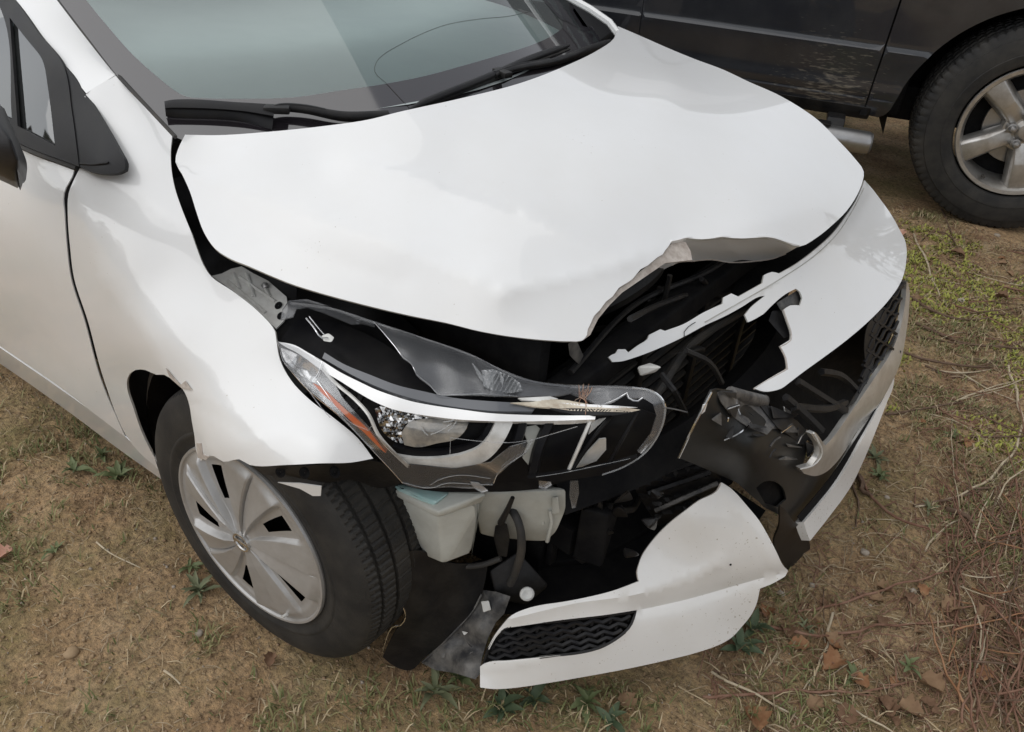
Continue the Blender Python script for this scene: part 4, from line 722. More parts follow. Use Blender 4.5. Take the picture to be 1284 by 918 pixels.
# ---- front wheel
ST = math.radians(4); WFW = np.array([math.cos(ST), math.sin(ST), 0]); WAX = np.array([math.sin(ST), -math.cos(ST), 0]); WUP = np.array([0, 0, 1.0]); WC0 = np.array([0, -.76, .315])
wheel = part_empty('wheel', car)
half = [(.088, .198), (.096, .203), (.1015, .222), (.1035, .226), (.1035, .231), (.102, .234), (.1025, .252), (.0985, .276), (.0945, .285), (.0930, .289), (.0885, .298), (.082, .305), (.074, .3095), (.0635, .312), (.063, .305), (.055, .305), (.0545, .3130), (.0260, .3145), (.0255, .3065), (.0175, .3065), (.017, .315)]
prof = half+[(-o, r) for o, r in half[::-1]]
def tread(i, j, o, r):
    if r > .3085 and abs(o) < .084:
        ph = i+(0 if o > 0 else 2)+int(abs(o)*45)
        if abs(o) > .05: return r-(.005 if ph % 4 == 0 else 0)
        return r-(.003 if ph % 8 == 0 else 0)
    return r
g = lathe_geo(prof, 496, WC0, WAX, WFW, tread); geo('tyre', g, M['tyre'], wheel, smooth=28)
geo('steel_rim', lathe_geo([(.085, .200), (.06, .190), (.03, .170), (.035, .10), (.045, .06), (.045, .0005)], 48, WC0, WAX, WFW), M['dark'], wheel)
geo('brake_disc', lathe_geo([(.012, .13), (.02, .128), (.02, .07), (.03, .0005)], 40, WC0, WAX, WFW), M['steel'], wheel)
WID = 21.0
def coverh(r, ph):
    a = abs(ph); dome = .112-.012*(r/.2)**2
    ridge = (.0015+.0095*min(1, a/WID) if ph < 0 else .0095-.0055*min(1, a/WID))*min(1, r/.06)-(.004*max(0, 1-a/1.6) if r > .05 else 0)
    edge = 1-min(1, max(0, (a-WID)/4.0)); edge = edge*edge*(3-2*edge)
    floor = -.005 if r < .172 else min(0, -.005+.005*(r-.172)/.008)
    fade = 1 if r < .176 else max(0, 1-(r-.176)/.016)
    h = dome+edge*ridge*fade+(1-edge)*floor*min(1, max(0, (r-.03)/.03))
    lo_, hi_ = .090, .165
    return h+.003*max(0, 1-(r/.045)**2), a > WID+7.0 and lo_ < r < hi_
rs = np.r_[np.linspace(.001, .03, 4), np.linspace(.036, .19, 40), .193, .1955]
PHS = [-33, -30, -28, -27, -25.4, -24.2, -23.2, -22.6, -22, -21.4, -20.6, -18, -14, -10, -6, -3, -1.6, -.4, .4, 1.6, 3, 6, 10, 14, 18, 20.6, 21.4, 22, 22.6, 23.2, 24.2, 25.4, 27, 28, 30, 33, 36]
ANG = [(82+72*k, p_) for k in range(5) for p_ in PHS]; NT = len(ANG)
V, HOL = [], []
for c_, ph in ANG:
    for r in rs:
        th = math.radians(c_+ph-55*(r-.12)); h, ho = coverh(r, ph); V.append(WC0+WAX*h+r*(math.cos(th)*WFW+math.sin(th)*WUP)); HOL.append(ho)
    th = math.radians(c_+ph-55*(.1955-.12))
    for h, r in ((.1045, .1985), (.1050, .203), (.100, .2045), (.092, .203)): V.append(WC0+WAX*h+r*(math.cos(th)*WFW+math.sin(th)*WUP)); HOL.append(False)
m_ = len(rs)+4; Fc = []
for i in range(NT):
    for j in range(m_-1):
        q = (i*m_+j, ((i+1) % NT)*m_+j, ((i+1) % NT)*m_+j+1, i*m_+j+1)
        if not all(HOL[t] for t in q): Fc.append(q)
V = [tuple(v) for v in V]
cover = geo('wheel_cover', (V, Fc), M['silver'], wheel, smooth=22)
geo('hub_emblem', join(lathe_geo([(.1155, .0225), (.1215, .0215), (.1215, .0175), (.1185, .0165)], 40, WC0, WAX, WFW), box_geo(WC0+WAX*.1195, (.046, .004, .008), .001, Matrix.Rotation(ST, 3, 'Z'))), M['chrome'], cover, smooth=40)
geo('valve_stem', tube_geo([WC0+WAX*.100+.178*(math.cos(-.98)*WFW+math.sin(-.98)*WUP), WC0+WAX*.120+.176*(math.cos(-.98)*WFW+math.sin(-.98)*WUP)], .0035, 8), M['bezel'], cover)
# brake calliper seen through the slots
geo('brake_caliper', hull_geo([WC0+WAX*o+r*(math.cos(a)*WFW+math.sin(a)*WUP) for o in (.01, .05) for r in (.09, .15) for a in (.55, 1.0)], .006), M['rubber'], wheel)

# ================================================================== THE CHARCOAL PICKUP BEHIND
TY = math.radians(22)
truck = thing('pickup_truck', (.60, 2.80, 0), 'charcoal black pickup truck with muddy lower door and chrome side step, behind the white car', 'pickup truck', rz=TY)
def tl(name, g, m, parent=None, smooth=32):
    o = bpy.data.objects.new(name, mesh(name, g[0], g[1], smooth)); C.objects.link(o); o.data.materials.append(m); o.parent = parent or truck; return o
TZ = [.40, .425, .47, .500, .506, .535, .548, .566, .60, .66, .700, .718, .734, .744, .76, .85, .95, 1.15, 1.28]
TO = [-.05, -.02, .005, .012, .002, .012, .0125, .0085, .010, .020, .0265, .028, .0215, .0205, .0215, .026, .034, .030, .005]
TROWS = [z for z in TZ[1:]]+[1.05]
def tprof(z): return -float(np.interp(z, TZ, TO))+.02
def tpanel(name, out, grid=.05, holes=(), th=.012):
    o_ = smooth_line(out, grid, corner=35); V2, T = triangulate(o_, grid, holes, TROWS)
    Pn = np.array([(x, tprof(z), z) for x, z in V2]); Pn, Fc = solid(Pn, T, th, np.array([0, -9, .8])); return tl(name, (Pn, Fc), M['truck'], smooth=20)
WR = .465
arch = [(.0+.56*math.cos(a), .43+.565*math.sin(a)) for a in np.radians(np.arange(0, 181, 7.5))]
tpanel('front_fender', [(1.0, .46), (1.0, 1.26), (-.664, 1.26), (-.664, .93), (-.668, .45), (-.668, .425), (-.60, .42), (-.575, .44)]+arch[::-1][1:]+[(.60, .46)])
tpanel('front_door', [(-.676, .43), (-.672, .93), (-.672, 1.26), (-1.745, 1.26), (-1.745, .50), (-1.735, .43)])
tpanel('rear_door', [(-1.755, .43), (-1.757, 1.26), (-2.68, 1.26), (-2.68, .62), (-2.45, .43)])
tpanel('truck_bed', [(-2.69, .62), (-2.69, 1.30), (-4.4, 1.30), (-4.4, .62)], grid=.08)
tl('cab', hull_geo([(-.55, -.02+.02, 1.26), (-2.7, .0, 1.26), (-.55, 1.75, 1.26), (-2.7, 1.75, 1.26), (-1.05, .18, 1.86), (-2.5, .18, 1.86), (-1.05, 1.57, 1.86), (-2.5, 1.57, 1.86)], .03), M['truck'])
tl('side_window', hull_geo([(-.85, .025, 1.30), (-1.70, .025, 1.30), (-1.12, .135, 1.76), (-1.70, .135, 1.76), (-.85, .05, 1.30), (-1.70, .05, 1.30), (-1.12, .16, 1.76), (-1.70, .16, 1.76)], .005), M['frit'])
tl('hood', hull_geo([(x, y, z) for x, z in ((-.55, 1.24), (1.0, 1.16)) for y in (.01, 1.75)]+[(-.55, .2, 1.33), (-.55, 1.5, 1.33), (.95, .2, 1.25), (.95, 1.5, 1.25)], .02), M['truck'])
tl('wheel_house', ([(r*math.cos(a), y, .45+r*math.sin(a)) for a in np.radians(np.arange(-10, 191, 10)) for y, r in ((.03, .565), (.45, .57), (.46, .1))], [(i*3+j, (i+1)*3+j, (i+1)*3+j+1, i*3+j+1) for i in range(20) for j in range(2)]), M['dark'])
tl('chassis', join(box_geo((-2.0, .9, .52), (3.0, 1.5, .22), .02), box_geo((-1.7, .35, .44), (5.0, .12, .16), .01), box_geo((-1.7, 1.4, .44), (5.0, .12, .16), .01), box_geo((.2, .9, .62), (1.6, .8, .4), .03)), M['dark'])
for q in ((-.67, .85, .85), (-1.75, .85, .85), (-2.685, .95, .66)): tl('panel_gap', box_geo((q[0], .03, q[1]), (.03, .02, q[2]), 0), M['dark'])
tl('rocker_trim', hull_geo([(x, y, z) for x in (-.64, -2.5) for y, z in ((.035, .43), (.015, .465), (.05, .40), (.25, .39), (.25, .46))], .008), M['blackplastic'])
V, Fc = tube_geo([(-.61, -.03, .318), (-.62, -.03, .318), (-1.5, -.03, .325), (-2.4, -.03, .325)], [.047, .052, .052, .052], 24)
step = tl('side_step', (V, Fc), M['steel'], smooth=40)
tl('step_cap', lathe_geo([(0, .046), (.006, .046), (.010, .036), (.011, .0005)], 24, (-.610, -.03, .318), (1, 0, 0), (0, 0, 1)), M['dusty'], step)
tl('step_pad', box_geo((-1.55, -.03, .379), (1.5, .055, .012), .004), M['blackplastic'], step)
for x in (-.78, -2.2): tl('step_bracket', hull_geo([(x+dx, y, z) for dx in (-.04, .04) for y, z in ((-.02, .36), (.2, .46), (.0, .40), (.2, .40))], .005), M['blackplastic'], step)
tw = bpy.data.objects.new('wheel', None); C.objects.link(tw); tw.parent = truck; tw.empty_display_size = .05
TC, TAX, TFW = np.array([.02, .13, WR]), np.array([0, -1.0, 0]), np.array([1.0, 0, 0])
hp = [(.118, .285), (.130, .292), (.138, .315), (.140, .335), (.138, .337), (.138, .372), (.132, .400), (.127, .402), (.122, .424), (.112, .440), (.100, .446), (.072, .447), (.071, .437), (.060, .437), (.059, .449), (.026, .450), (.025, .440), (.014, .440), (.013, .450)]
hp = [(o_, r*1.0333) for o_, r in hp]; tp_ = hp+[(-o_, r) for o_, r in hp[::-1]]
def ttread(i, j, o_, r):
    if r > .438:
        if abs(o_) > .09: return r-(.007 if i % 4 == 0 else 0)
        return r-(.005 if (i+int(abs(o_)*90)) % 4 == 0 else 0)
    return r
tl('tyre', lathe_geo(tp_, 320, TC, TAX, TFW, ttread), M['tyre'], tw, 28)
rim = tl('rim', join(lathe_geo([(.122, .288), (.128, .284), (.126, .268), (.112, .262), (.09, .250), (.0, .24), (-.1, .245)], 72, TC, TAX, TFW)), M['alloy'], tw, 35)
tl('rim_back', lathe_geo([(-.02, .245), (-.01, .19), (0, .0005)], 48, TC, TAX, TFW), M['dark'], tw)
tl('brake_disc', lathe_geo([(.02, .17), (.03, .168), (.03, .09), (.04, .0005)], 48, TC, TAX, TFW), M['steel'], tw)
A0 = math.radians(139)
for k in range(5):
    a = A0+k*2*PI/5; ca, sa = math.cos(a), math.sin(a)
    def sp(r, t, o_): return TC+TAX*o_+np.array([r*ca-t*sa, 0, r*sa+t*ca])
    g = hull_geo([sp(.05, s*.034, .085) for s in (-1, 1)]+[sp(.268, s*.040, .110) for s in (-1, 1)]+[sp(.15, s*.030, .108) for s in (-1, 1)]+[sp(.05, s*.05, .04) for s in (-1, 1)]+[sp(.265, s*.062, .06) for s in (-1, 1)]+[sp(.264, s*.052, .098) for s in (-1, 1)], .004)
    tl('spoke', g, M['alloy'], tw)
    a2 = a+math.radians(36)
    q = TC+np.array([.0635*math.cos(a2), 0, .0635*math.sin(a2)])
    tl('lug_nut', lathe_geo([(.07, .024), (.112, .022), (.113, .017), (.128, .0165), (.136, .011), (.138, .0005)], 12, q, TAX, TFW), M['steel'], tw, 40)
tl('hub_cap', lathe_geo([(.04, .10), (.082, .095), (.088, .05), (.10, .040), (.108, .034), (.112, .0005)], 32, TC, TAX, TFW), M['alloy'], tw, 30)
tl('valve_stem', tube_geo([TC+TAX*.10+np.array([-.10, 0, -.225]), TC+TAX*.128+np.array([-.10, 0, -.222])], .007, 8), M['rubber'], tw)

# ================================================================== GROUND COVER
def gp(u, v):
    z = 0.0
    for _ in range(4): q = at(u, v, 'z', z); z = gz(q[0], q[1])
    return np.array([q[0], q[1], z])
_cov = [np.array([(0, 440), (200, 610), (215, 700), (330, 810), (430, 825), (500, 850), (610, 868), (700, 862), (905, 815), (985, 730), (1015, 680), (1116, 490), (1140, 330), (1085, 170), (1140, 160), (1180, 270), (1290, 300), (1290, 925), (-10, 925), (-10, 435)])]
def rnd_ground(n, region=None):
    """n visible ground spots, even over the ground (not over the picture)"""
    out = []
    while len(out) < n:
        x = nrs.uniform(-1.6, 2.0, 4000); y = nrs.uniform(-1.75, 2.75, 4000); q = np.c_[x, y, np.zeros(4000)]
        dz = (q-CAM) @ _d; u = IW/2+F*((q-CAM) @ RT)/dz; v = IH/2-F*((q-CAM) @ UP)/dz
        m = (dz > .2) & (u > -60) & (u < IW+60) & (v > 60) & (v < IH+60)
        if region is not None: m &= region(u, v, x, y)
        out += list(zip(x[m], y[m]))
    return out[:n]
out_car = lambda u, v, x, y: ~((x > -1.5) & (x < .55) & (y > -.6) & (y < .7))
def stuff(name, V, Fc, mats, idx, smooth=0):
    me = bpy.data.meshes.new(name); V = np.asarray(V, np.float32); k = len(Fc[0]); Fc = np.asarray(Fc, np.int32)
    me.vertices.add(len(V)); me.vertices.foreach_set('co', V.ravel()); me.loops.add(Fc.size); me.loops.foreach_set('vertex_index', Fc.ravel())
    me.polygons.add(len(Fc)); me.polygons.foreach_set('loop_start', np.arange(len(Fc))*k); me.polygons.foreach_set('loop_total', np.full(len(Fc), k))
    for m in mats: me.materials.append(m)
    me.polygons.foreach_set('material_index', np.asarray(idx, np.int32)); me.update(calc_edges=True)
    if smooth: me.polygons.foreach_set('use_smooth', [True]*len(Fc))
    o = bpy.data.objects.new(name, me); C.objects.link(o); o['kind'] = 'stuff'; return o
def leafm(name, c, v=None, rough=.7): return mat(name, c, rough, var=v, vscale=30, spec=.25)
GM = [leafm('grass_green', (.12, .14, .05), (.18, .19, .075)), leafm('grass_olive', (.21, .195, .085), (.28, .25, .12)), leafm('grass_yellow', (.30, .31, .065), (.37, .37, .09)), leafm('straw', (.40, .31, .19), (.48, .39, .25)), leafm('straw_grey', (.30, .23, .145), (.38, .30, .20)), leafm('straw_brown', (.19, .125, .07), (.26, .175, .10))]
# dry litter: bent straw pieces lying on the dirt
V, Fc, ix = [], [], []
for (x, y) in rnd_ground(26000):
    d = fb(x+3, y, 1.3, 3)
    if d < -.25 and rnd.random() < .6: continue
    L = rnd.choice((.006, .008, .010, .014, .018, .026, .04))*rnd.uniform(.6, 1.4); wd = rnd.uniform(.0004, .0011); a = rnd.uniform(0, 2*PI); bend = rnd.uniform(-.7, .7); z0 = gz(x, y); lift = rnd.uniform(0, .010)
    b = len(V); px_, py_ = x, y
    for s in range(4):
        aa = a+bend*s/3; hz = max(gz(px_, py_), z0)+.0015+lift*math.sin(s/3*PI)*rnd.uniform(.3, 1)
        nxx, nyy = -math.sin(aa)*wd, math.cos(aa)*wd
        V += [(px_+nxx, py_+nyy, hz), (px_-nxx, py_-nyy, hz+.0006)]
        px_ += math.cos(aa)*L/3; py_ += math.sin(aa)*L/3
    k = rnd.choices((3, 4, 5), (.18, .42, .40))[0]
    for s in range(3): Fc.append((b+2*s, b+2*s+1, b+2*s+3, b+2*s+2)); ix.append(k)
_right = lambda u, v, x, y: (u > 1120+nrs.uniform(-60, 60, len(u))) & (v > 250)
for (x, y) in rnd_ground(4200, _right)+rnd_ground(1500, lambda u, v, x, y: (u > 880) & (v > 700+nrs.uniform(-60, 60, len(u)))):
    L = rnd.uniform(.015, .09); wd = rnd.uniform(.0005, .0014); a = rnd.uniform(0, 2*PI); bend = rnd.uniform(-.8, .8); b = len(V); px_, py_ = x, y; lift = rnd.uniform(0, .016)
    for s in range(4):
        aa = a+bend*s/3; hz = gz(px_, py_)+.002+lift*math.sin(s/3*PI); nxx, nyy = -math.sin(aa)*wd, math.cos(aa)*wd
        V += [(px_+nxx, py_+nyy, hz), (px_-nxx, py_-nyy, hz+.0008)]; px_ += math.cos(aa)*L/3; py_ += math.sin(aa)*L/3
    k = rnd.choices((3, 4, 5, 6), (.07, .2, .38, .35))[0]
    for s in range(3): Fc.append((b+2*s, b+2*s+1, b+2*s+3, b+2*s+2)); ix.append(k)
GM.append(leafm('litter_red_brown', (.17, .085, .055), (.24, .14, .095)))
stuff('dry_litter', V, Fc, GM, ix)
# sparse grass and moss tufts
V, Fc, ix = [], [], []
for (x, y) in rnd_ground(12000, lambda u, v, x, y: ~((x > -.9) & (x < .3) & (y > -.75))):
    d = fb(x+11, y-4, 1.5, 4); far_ = y > .75 and x > .3
    yel = far_ and fb(x-2, y+7, 3.0, 2) > .02 and 1.0 < y < 2.6
    if not yel and d < .10 and rnd.random() < .93: continue
    n_ = rnd.randint(3, 8) if not yel else rnd.randint(5, 10)
    for _ in range(n_):
        h = rnd.uniform(.008, .030)*(.6 if yel else 1); a = rnd.uniform(0, 2*PI); lean = rnd.uniform(.4, 1.5)*h; wd = rnd.uniform(.0010, .0022)*(2.2 if yel else 1)
        xx, yy = x+rnd.gauss(0, .012), y+rnd.gauss(0, .012); z = gz(xx, yy)-.001; b = len(V); sx, sy = -math.sin(a)*wd, math.cos(a)*wd
        V += [(xx+sx, yy+sy, z), (xx-sx, yy-sy, z), (xx+math.cos(a)*lean*.5-sx*.8, yy+math.sin(a)*lean*.5-sy*.8, z+h*.7), (xx+math.cos(a)*lean*.5+sx*.8, yy+math.sin(a)*lean*.5+sy*.8, z+h*.7), (xx+math.cos(a)*lean, yy+math.sin(a)*lean, z+h*.85)]
        V.append(V[-1]); k = 2 if yel and rnd.random() < .75 else rnd.choices((0, 1, 3), (.35, .45, .2))[0]
        Fc += [(b, b+1, b+2, b+3), (b+3, b+2, b+4, b+5)]; ix += [k, k]
stuff('grass', V, Fc, GM, ix)
# crumbs of earth and grit
oct_ = np.array([(1, 0, 0), (-1, 0, 0), (0, 1, 0), (0, -1, 0), (0, 0, 1), (0, 0, -1)], float); of = [(0, 2, 4), (2, 1, 4), (1, 3, 4), (3, 0, 4), (2, 0, 5), (1, 2, 5), (3, 1, 5), (0, 3, 5)]
CM = [mat('earth_crumb', (.30, .21, .125), .95, var=(.38, .275, .17), vscale=20, spec=.2), mat('earth_crumb_dark', (.24, .165, .10), .95, var=(.32, .225, .14), vscale=20, spec=.2), mat('grit', (.38, .33, .27), .85, var=(.28, .23, .18), vscale=20)]
V, Fc, ix = [], [], []
for (x, y) in rnd_ground(38000):
    r = rnd.choice((.0014, .0018, .0022, .0026, .003, .0035, .004, .0055))*rnd.uniform(.6, 1.3); b = len(V); z = gz(x, y)
    A = Matrix.Rotation(rnd.uniform(0, 6), 3, Vector((rnd.random(), rnd.random(), rnd.random()+.1)))
    for q in oct_:
        t = A @ Vector(q*np.array([1, rnd.uniform(.6, 1.1), rnd.uniform(.5, .9)])); V.append((x+t.x*r*rnd.uniform(.8, 1.2), y+t.y*r, z+t.z*r+.2*r))
    Fc += [tuple(i+b for i in f) for f in of]; ix += [rnd.choices((0, 1, 2), (.48, .47, .05))[0]]*8
stuff('gravel', V, Fc, CM, ix, 1)

# ---- weeds: rosettes of leaves, each its own plant
LM = [leafm('weed_leaf', (.11, .14, .06), (.17, .19, .09), .5), leafm('weed_leaf_dark', (.055, .085, .045), (.10, .125, .07), .5), leafm('weed_leaf_grey', (.13, .15, .08), (.19, .19, .11), .6)]
def leaf_mesh(L, wd, fold, mt, lobes=0):
    V, Fc = [], []; n_ = 7
    for i in range(n_):
        t = i/(n_-1); w_ = wd*math.sin(PI*min(1, .06+t**.8*.95))**.8*(1+lobes*(.35 if i % 2 else -.3)); z = .30*L*math.sin(t*2.2)*.6-.10*L*t*t
        V += [(t*L, -w_, z+fold*w_), (t*L, 0, z), (t*L, w_, z+fold*w_)]
    for i in range(n_-1):
        for j in range(2): Fc.append((i*3+j, (i+1)*3+j, (i+1)*3+j+1, i*3+j+1))
    me = mesh('leaf', V, Fc, 60); me.materials.append(mt); return me
LV = {('dark', s): leaf_mesh(.050*s, .0085*s, .35, LM[1]) for s in (.55, .8, 1.0)}
LV.update({('green', s): leaf_mesh(.05*s, .0075*s, .4, LM[0], .5) for s in (.6, .8, 1.0)})
LV.update({('grey', s): leaf_mesh(.045*s, .005*s, .4, LM[2], .4) for s in (.6, .8, 1.0)})
def weed(u, v, kind, n_, sc, label, grp='weeds growing in the bare dirt'):
    p = gp(u, v); t = thing('weed', tuple(p), label, 'weed', grp)
    keys = [k for k in LV if k[0] == kind]
    for i in range(n_):
        o = bpy.data.objects.new('leaf', LV[rnd.choice(keys)]); C.objects.link(o); o.parent = t
        a = i*2.4+rnd.uniform(-.4, .4); s = sc*rnd.uniform(.7, 1.2); o.rotation_euler = (rnd.uniform(-.3, .3), -rnd.uniform(-.1, .75), a); o.scale = (s, s, s); o.location = (rnd.gauss(0, .004), rnd.gauss(0, .004), .002)
for a in ((545, 868, 'grey', 11, 1.5, 'grey green pointed leaf weed left of the bumper corner tip, at the photo bottom'), (578, 850, 'green', 8, 1.2, 'small narrow leaf weed under the muddy bracket beside the bumper corner'), (628, 890, 'dark', 10, 1.25, 'dark round leaf weed below the left tip of the bumper corner'),
          (668, 878, 'dark', 8, 1.1, 'dark green weed just under the middle of the white bumper lip'), (735, 880, 'green', 10, 1.3, 'narrow leaf weed under the right half of the white bumper lip'), (765, 905, 'dark', 7, .9, 'dark weed cut by the bottom photo edge below the bumper lip'),
          (250, 742, 'grey', 16, 1.2, 'pale spiky rosette weed beside the lower left of the front wheel'), (238, 712, 'green', 9, .8, 'small green weed close to the tyre above the pale rosette'), (95, 590, 'green', 12, 1.0, 'flat green weed below the rocker sill at left, the farther of two'), (150, 598, 'green', 12, 1.1, 'flat green weed near the sill just behind the front wheel'),
          (128, 572, 'green', 9, .9, 'small weed in the shade right under the rocker sill'), (925, 812, 'dark', 9, 1.3, 'dark leafy weed beside the right lower edge of the torn bumper corner'), (944, 790, 'dark', 7, 1.1, 'dark leafy weed tucked behind the torn bumper corner'), (1068, 850, 'green', 8, .9, 'green grassy weed between the twigs in front of the bumper'),
          (1096, 575, 'grey', 13, 1.3, 'grey green weed beside the lower bumper lip at right'), (1102, 600, 'green', 10, 1.0, 'green weed beside the lip a little nearer than the grey green one'), (1165, 640, 'grey', 10, .9, 'flat grey weed on open dirt right of the bumper'), (1192, 548, 'green', 8, .8, 'tiny weed on the dirt at the far right'), (70, 690, 'green', 8, .7, 'tiny green weed on the dirt at the far left'),
          (1140, 838, 'green', 6, .8, 'little yellow green sprout among the dead leaves'), (1010, 790, 'grey', 7, .8, 'small pale sprout by the long red cane')): weed(*a)
# ---- fallen leaves
FL = [leafm('dead_leaf_rust', (.24, .115, .055), (.33, .19, .10), .75), leafm('dead_leaf_tan', (.27, .175, .10), (.20, .12, .07), .75), leafm('dead_leaf_brown', (.15, .085, .05), (.23, .14, .085), .75), leafm('dead_leaf_pink', (.46, .25, .18), (.5, .32, .24), .75)]
def dead_leaf(u, v, sz, m, label, grp=None):
    p = gp(u, v); V, Fc = [], []; n_, k_ = 9, 7; a0 = rnd.uniform(0, 6); cr = rnd.uniform(.9, 2.6); ph = rnd.uniform(0, 6)
    for i in range(n_):
        t = i/(n_-1); w_ = .42*math.sin(PI*min(.985, .05+t*.93))**.7*(1+.25*math.sin(i*2.3+ph))
        for j in range(k_):
            s = (j-3)/3; x, y = (t-.5)*sz, s*w_*sz; z = .22*sz*cr*(s*s*w_*2)+.10*sz*math.sin(t*4+ph)+.05*sz*math.sin(s*7+t*9+ph)+(.0 if j == 3 else .012*sz)
            V.append((x*math.cos(a0)-y*math.sin(a0), x*math.sin(a0)+y*math.cos(a0), z))
    zb = min(q[2] for q in V); V = [(q[0], q[1], q[2]-zb-.001) for q in V]
    for i in range(n_-1):
        for j in range(k_-1): Fc.append((i*k_+j, (i+1)*k_+j, (i+1)*k_+j+1, i*k_+j+1))
    g = tube_geo([(-sz*.5*math.cos(a0), -sz*.5*math.sin(a0), .003), (-sz*.8*math.cos(a0+.2), -sz*.8*math.sin(a0+.2), .004)], .0009, 4)
    V, Fc = join((V, Fc), g)
    o = bpy.data.objects.new('fallen_leaf', mesh('fallen_leaf', V, Fc, 70)); C.objects.link(o); o.location = (p[0], p[1], p[2]+.004); o.data.materials.append(FL[m]); tag(o, label, 'leaf', grp)
for a in ((1042, 836, .055, 0, 'curled rust orange leaf beside the crossing twigs in front of the bumper'), (1163, 862, .056, 1, 'large tan leaf at the lower right near the canes'), (945, 906, .060, 0, 'red brown leaf at the photo bottom below the bumper'), (3, 700, .050, 3, 'reddish pink leaf cut by the left photo edge'), (1000, 812, .045, 0, 'rust leaf close to the right of the torn bumper corner'),
          (1140, 895, .055, 1, 'pale folded leaf at the bottom right between the canes'), (1110, 890, .05, 2, 'brown leaf at the bottom beside the pale folded leaf'), (985, 795, .04, 2, 'small brown leaf just off the bumper corner'), (1060, 900, .05, 2, 'dark brown leaf at the bottom middle of the twigs'), (1190, 765, .05, 1, 'tan leaf at the left edge of the cane tangle'),
          (1125, 295, .07, 3, 'pale pink dry leaf beside the far end of the bumper'), (1200, 320, .06, 2, 'brown leaf on the moss before the truck tyre'), (340, 830, .03, 2, 'little brown leaf below the front tyre'), (960, 770, .04, 0, 'small rust leaf in the shade of the bumper corner'), (1020, 885, .04, 1, 'tan leaf on the long pale straw at the bottom'), (785, 885, .045, 1, 'tan leaf under the bumper lip right of the weeds')): dead_leaf(*a)
for k in range(38):
    m_ = rnd.choice((0, 1, 2, 2)); dead_leaf(rnd.uniform(985, 1284) if k < 26 else rnd.uniform(1140, 1284), rnd.uniform(740, 915) if k < 26 else rnd.uniform(320, 560), rnd.uniform(.022, .05), m_, 'small %s dead leaf lying %s' % (('rust coloured', 'pale tan', 'dark brown')[m_], 'on the twiggy dirt in front of the bumper' if k < 26 else 'among the dry stems beside the chrome trim'), 'dead leaves among the twigs')
# ---- stones
for (u, v, r, lb) in ((1084, 694, .012, 'small whitish stone in the shade right of the bumper corner'), (979, 745, .010, 'pale flat stone beside the torn edge of the bumper'), (1112, 624, .008, 'tiny white stone below the grey green weed'), (1145, 742, .009, 'pale stone on the dirt left of the canes'), (1018, 735, .008, 'pale pebble before the black flap'), (1250, 296, .014, 'pale stone under the pickup tyre'), (60, 700, .012, 'brown stone on the dirt at left'), (90, 820, .016, 'half buried brown stone at lower left'), (250, 795, .010, 'pebble below the tyre at left'), (1205, 378, .014, 'light stone among the dry stems at right')):
    p = gp(u, v); bm = bmesh.new(); bmesh.ops.create_icosphere(bm, subdivisions=2, radius=r)
    for q in bm.verts: q.co *= 1+.35*noise.noise(q.co*(1.1/r)+Vector((u, v, 0))); q.co.z *= .6
    me = bpy.data.meshes.new('stone'); bm.to_mesh(me); bm.free(); me.polygons.foreach_set('use_smooth', [True]*len(me.polygons)); me.materials.append(CM[0] if 'brown' in lb else CM[2])
    o = bpy.data.objects.new('stone', me); C.objects.link(o); o.location = (p[0], p[1], p[2]+r*.25); tag(o, lb, 'stone')
# ---- canes and twigs
KM = [leafm('red_cane', (.17, .085, .055), (.27, .16, .11), .7), leafm('pale_stem', (.42, .34, .23), (.52, .45, .33), .7), leafm('brown_twig', (.11, .070, .045), (.18, .12, .085), .8), leafm('orange_cane', (.28, .14, .07), (.36, .20, .11), .6)]
def cane(pxs, r, m, label, name='bramble_cane', lift=.012, grp=None, cat='cane'):
    pts = smooth_line(pxs, 14, closed=False, corner=80); n_ = len(pts); Q = []
    ph = rnd.uniform(0, 9)
    for i, (u, v) in enumerate(pts):
        g_ = gp(u, v); t = i/max(1, n_-1); h = r+lift*math.sin(PI*min(1, max(0, t)))*(.6+.4*math.sin(t*5+ph))
        q = at(u, v, 'z', g_[2]+h); Q.append(q+np.array([math.sin(i*1.7+ph), math.cos(i*1.3+ph), 0])*r*.8)
    V, Fc = tube_geo(Q, np.linspace(r, r*.55, n_), 6)
    o = link(name, mesh(name, V, Fc, 60), KM[m]); tag(o, label, cat, grp); return o
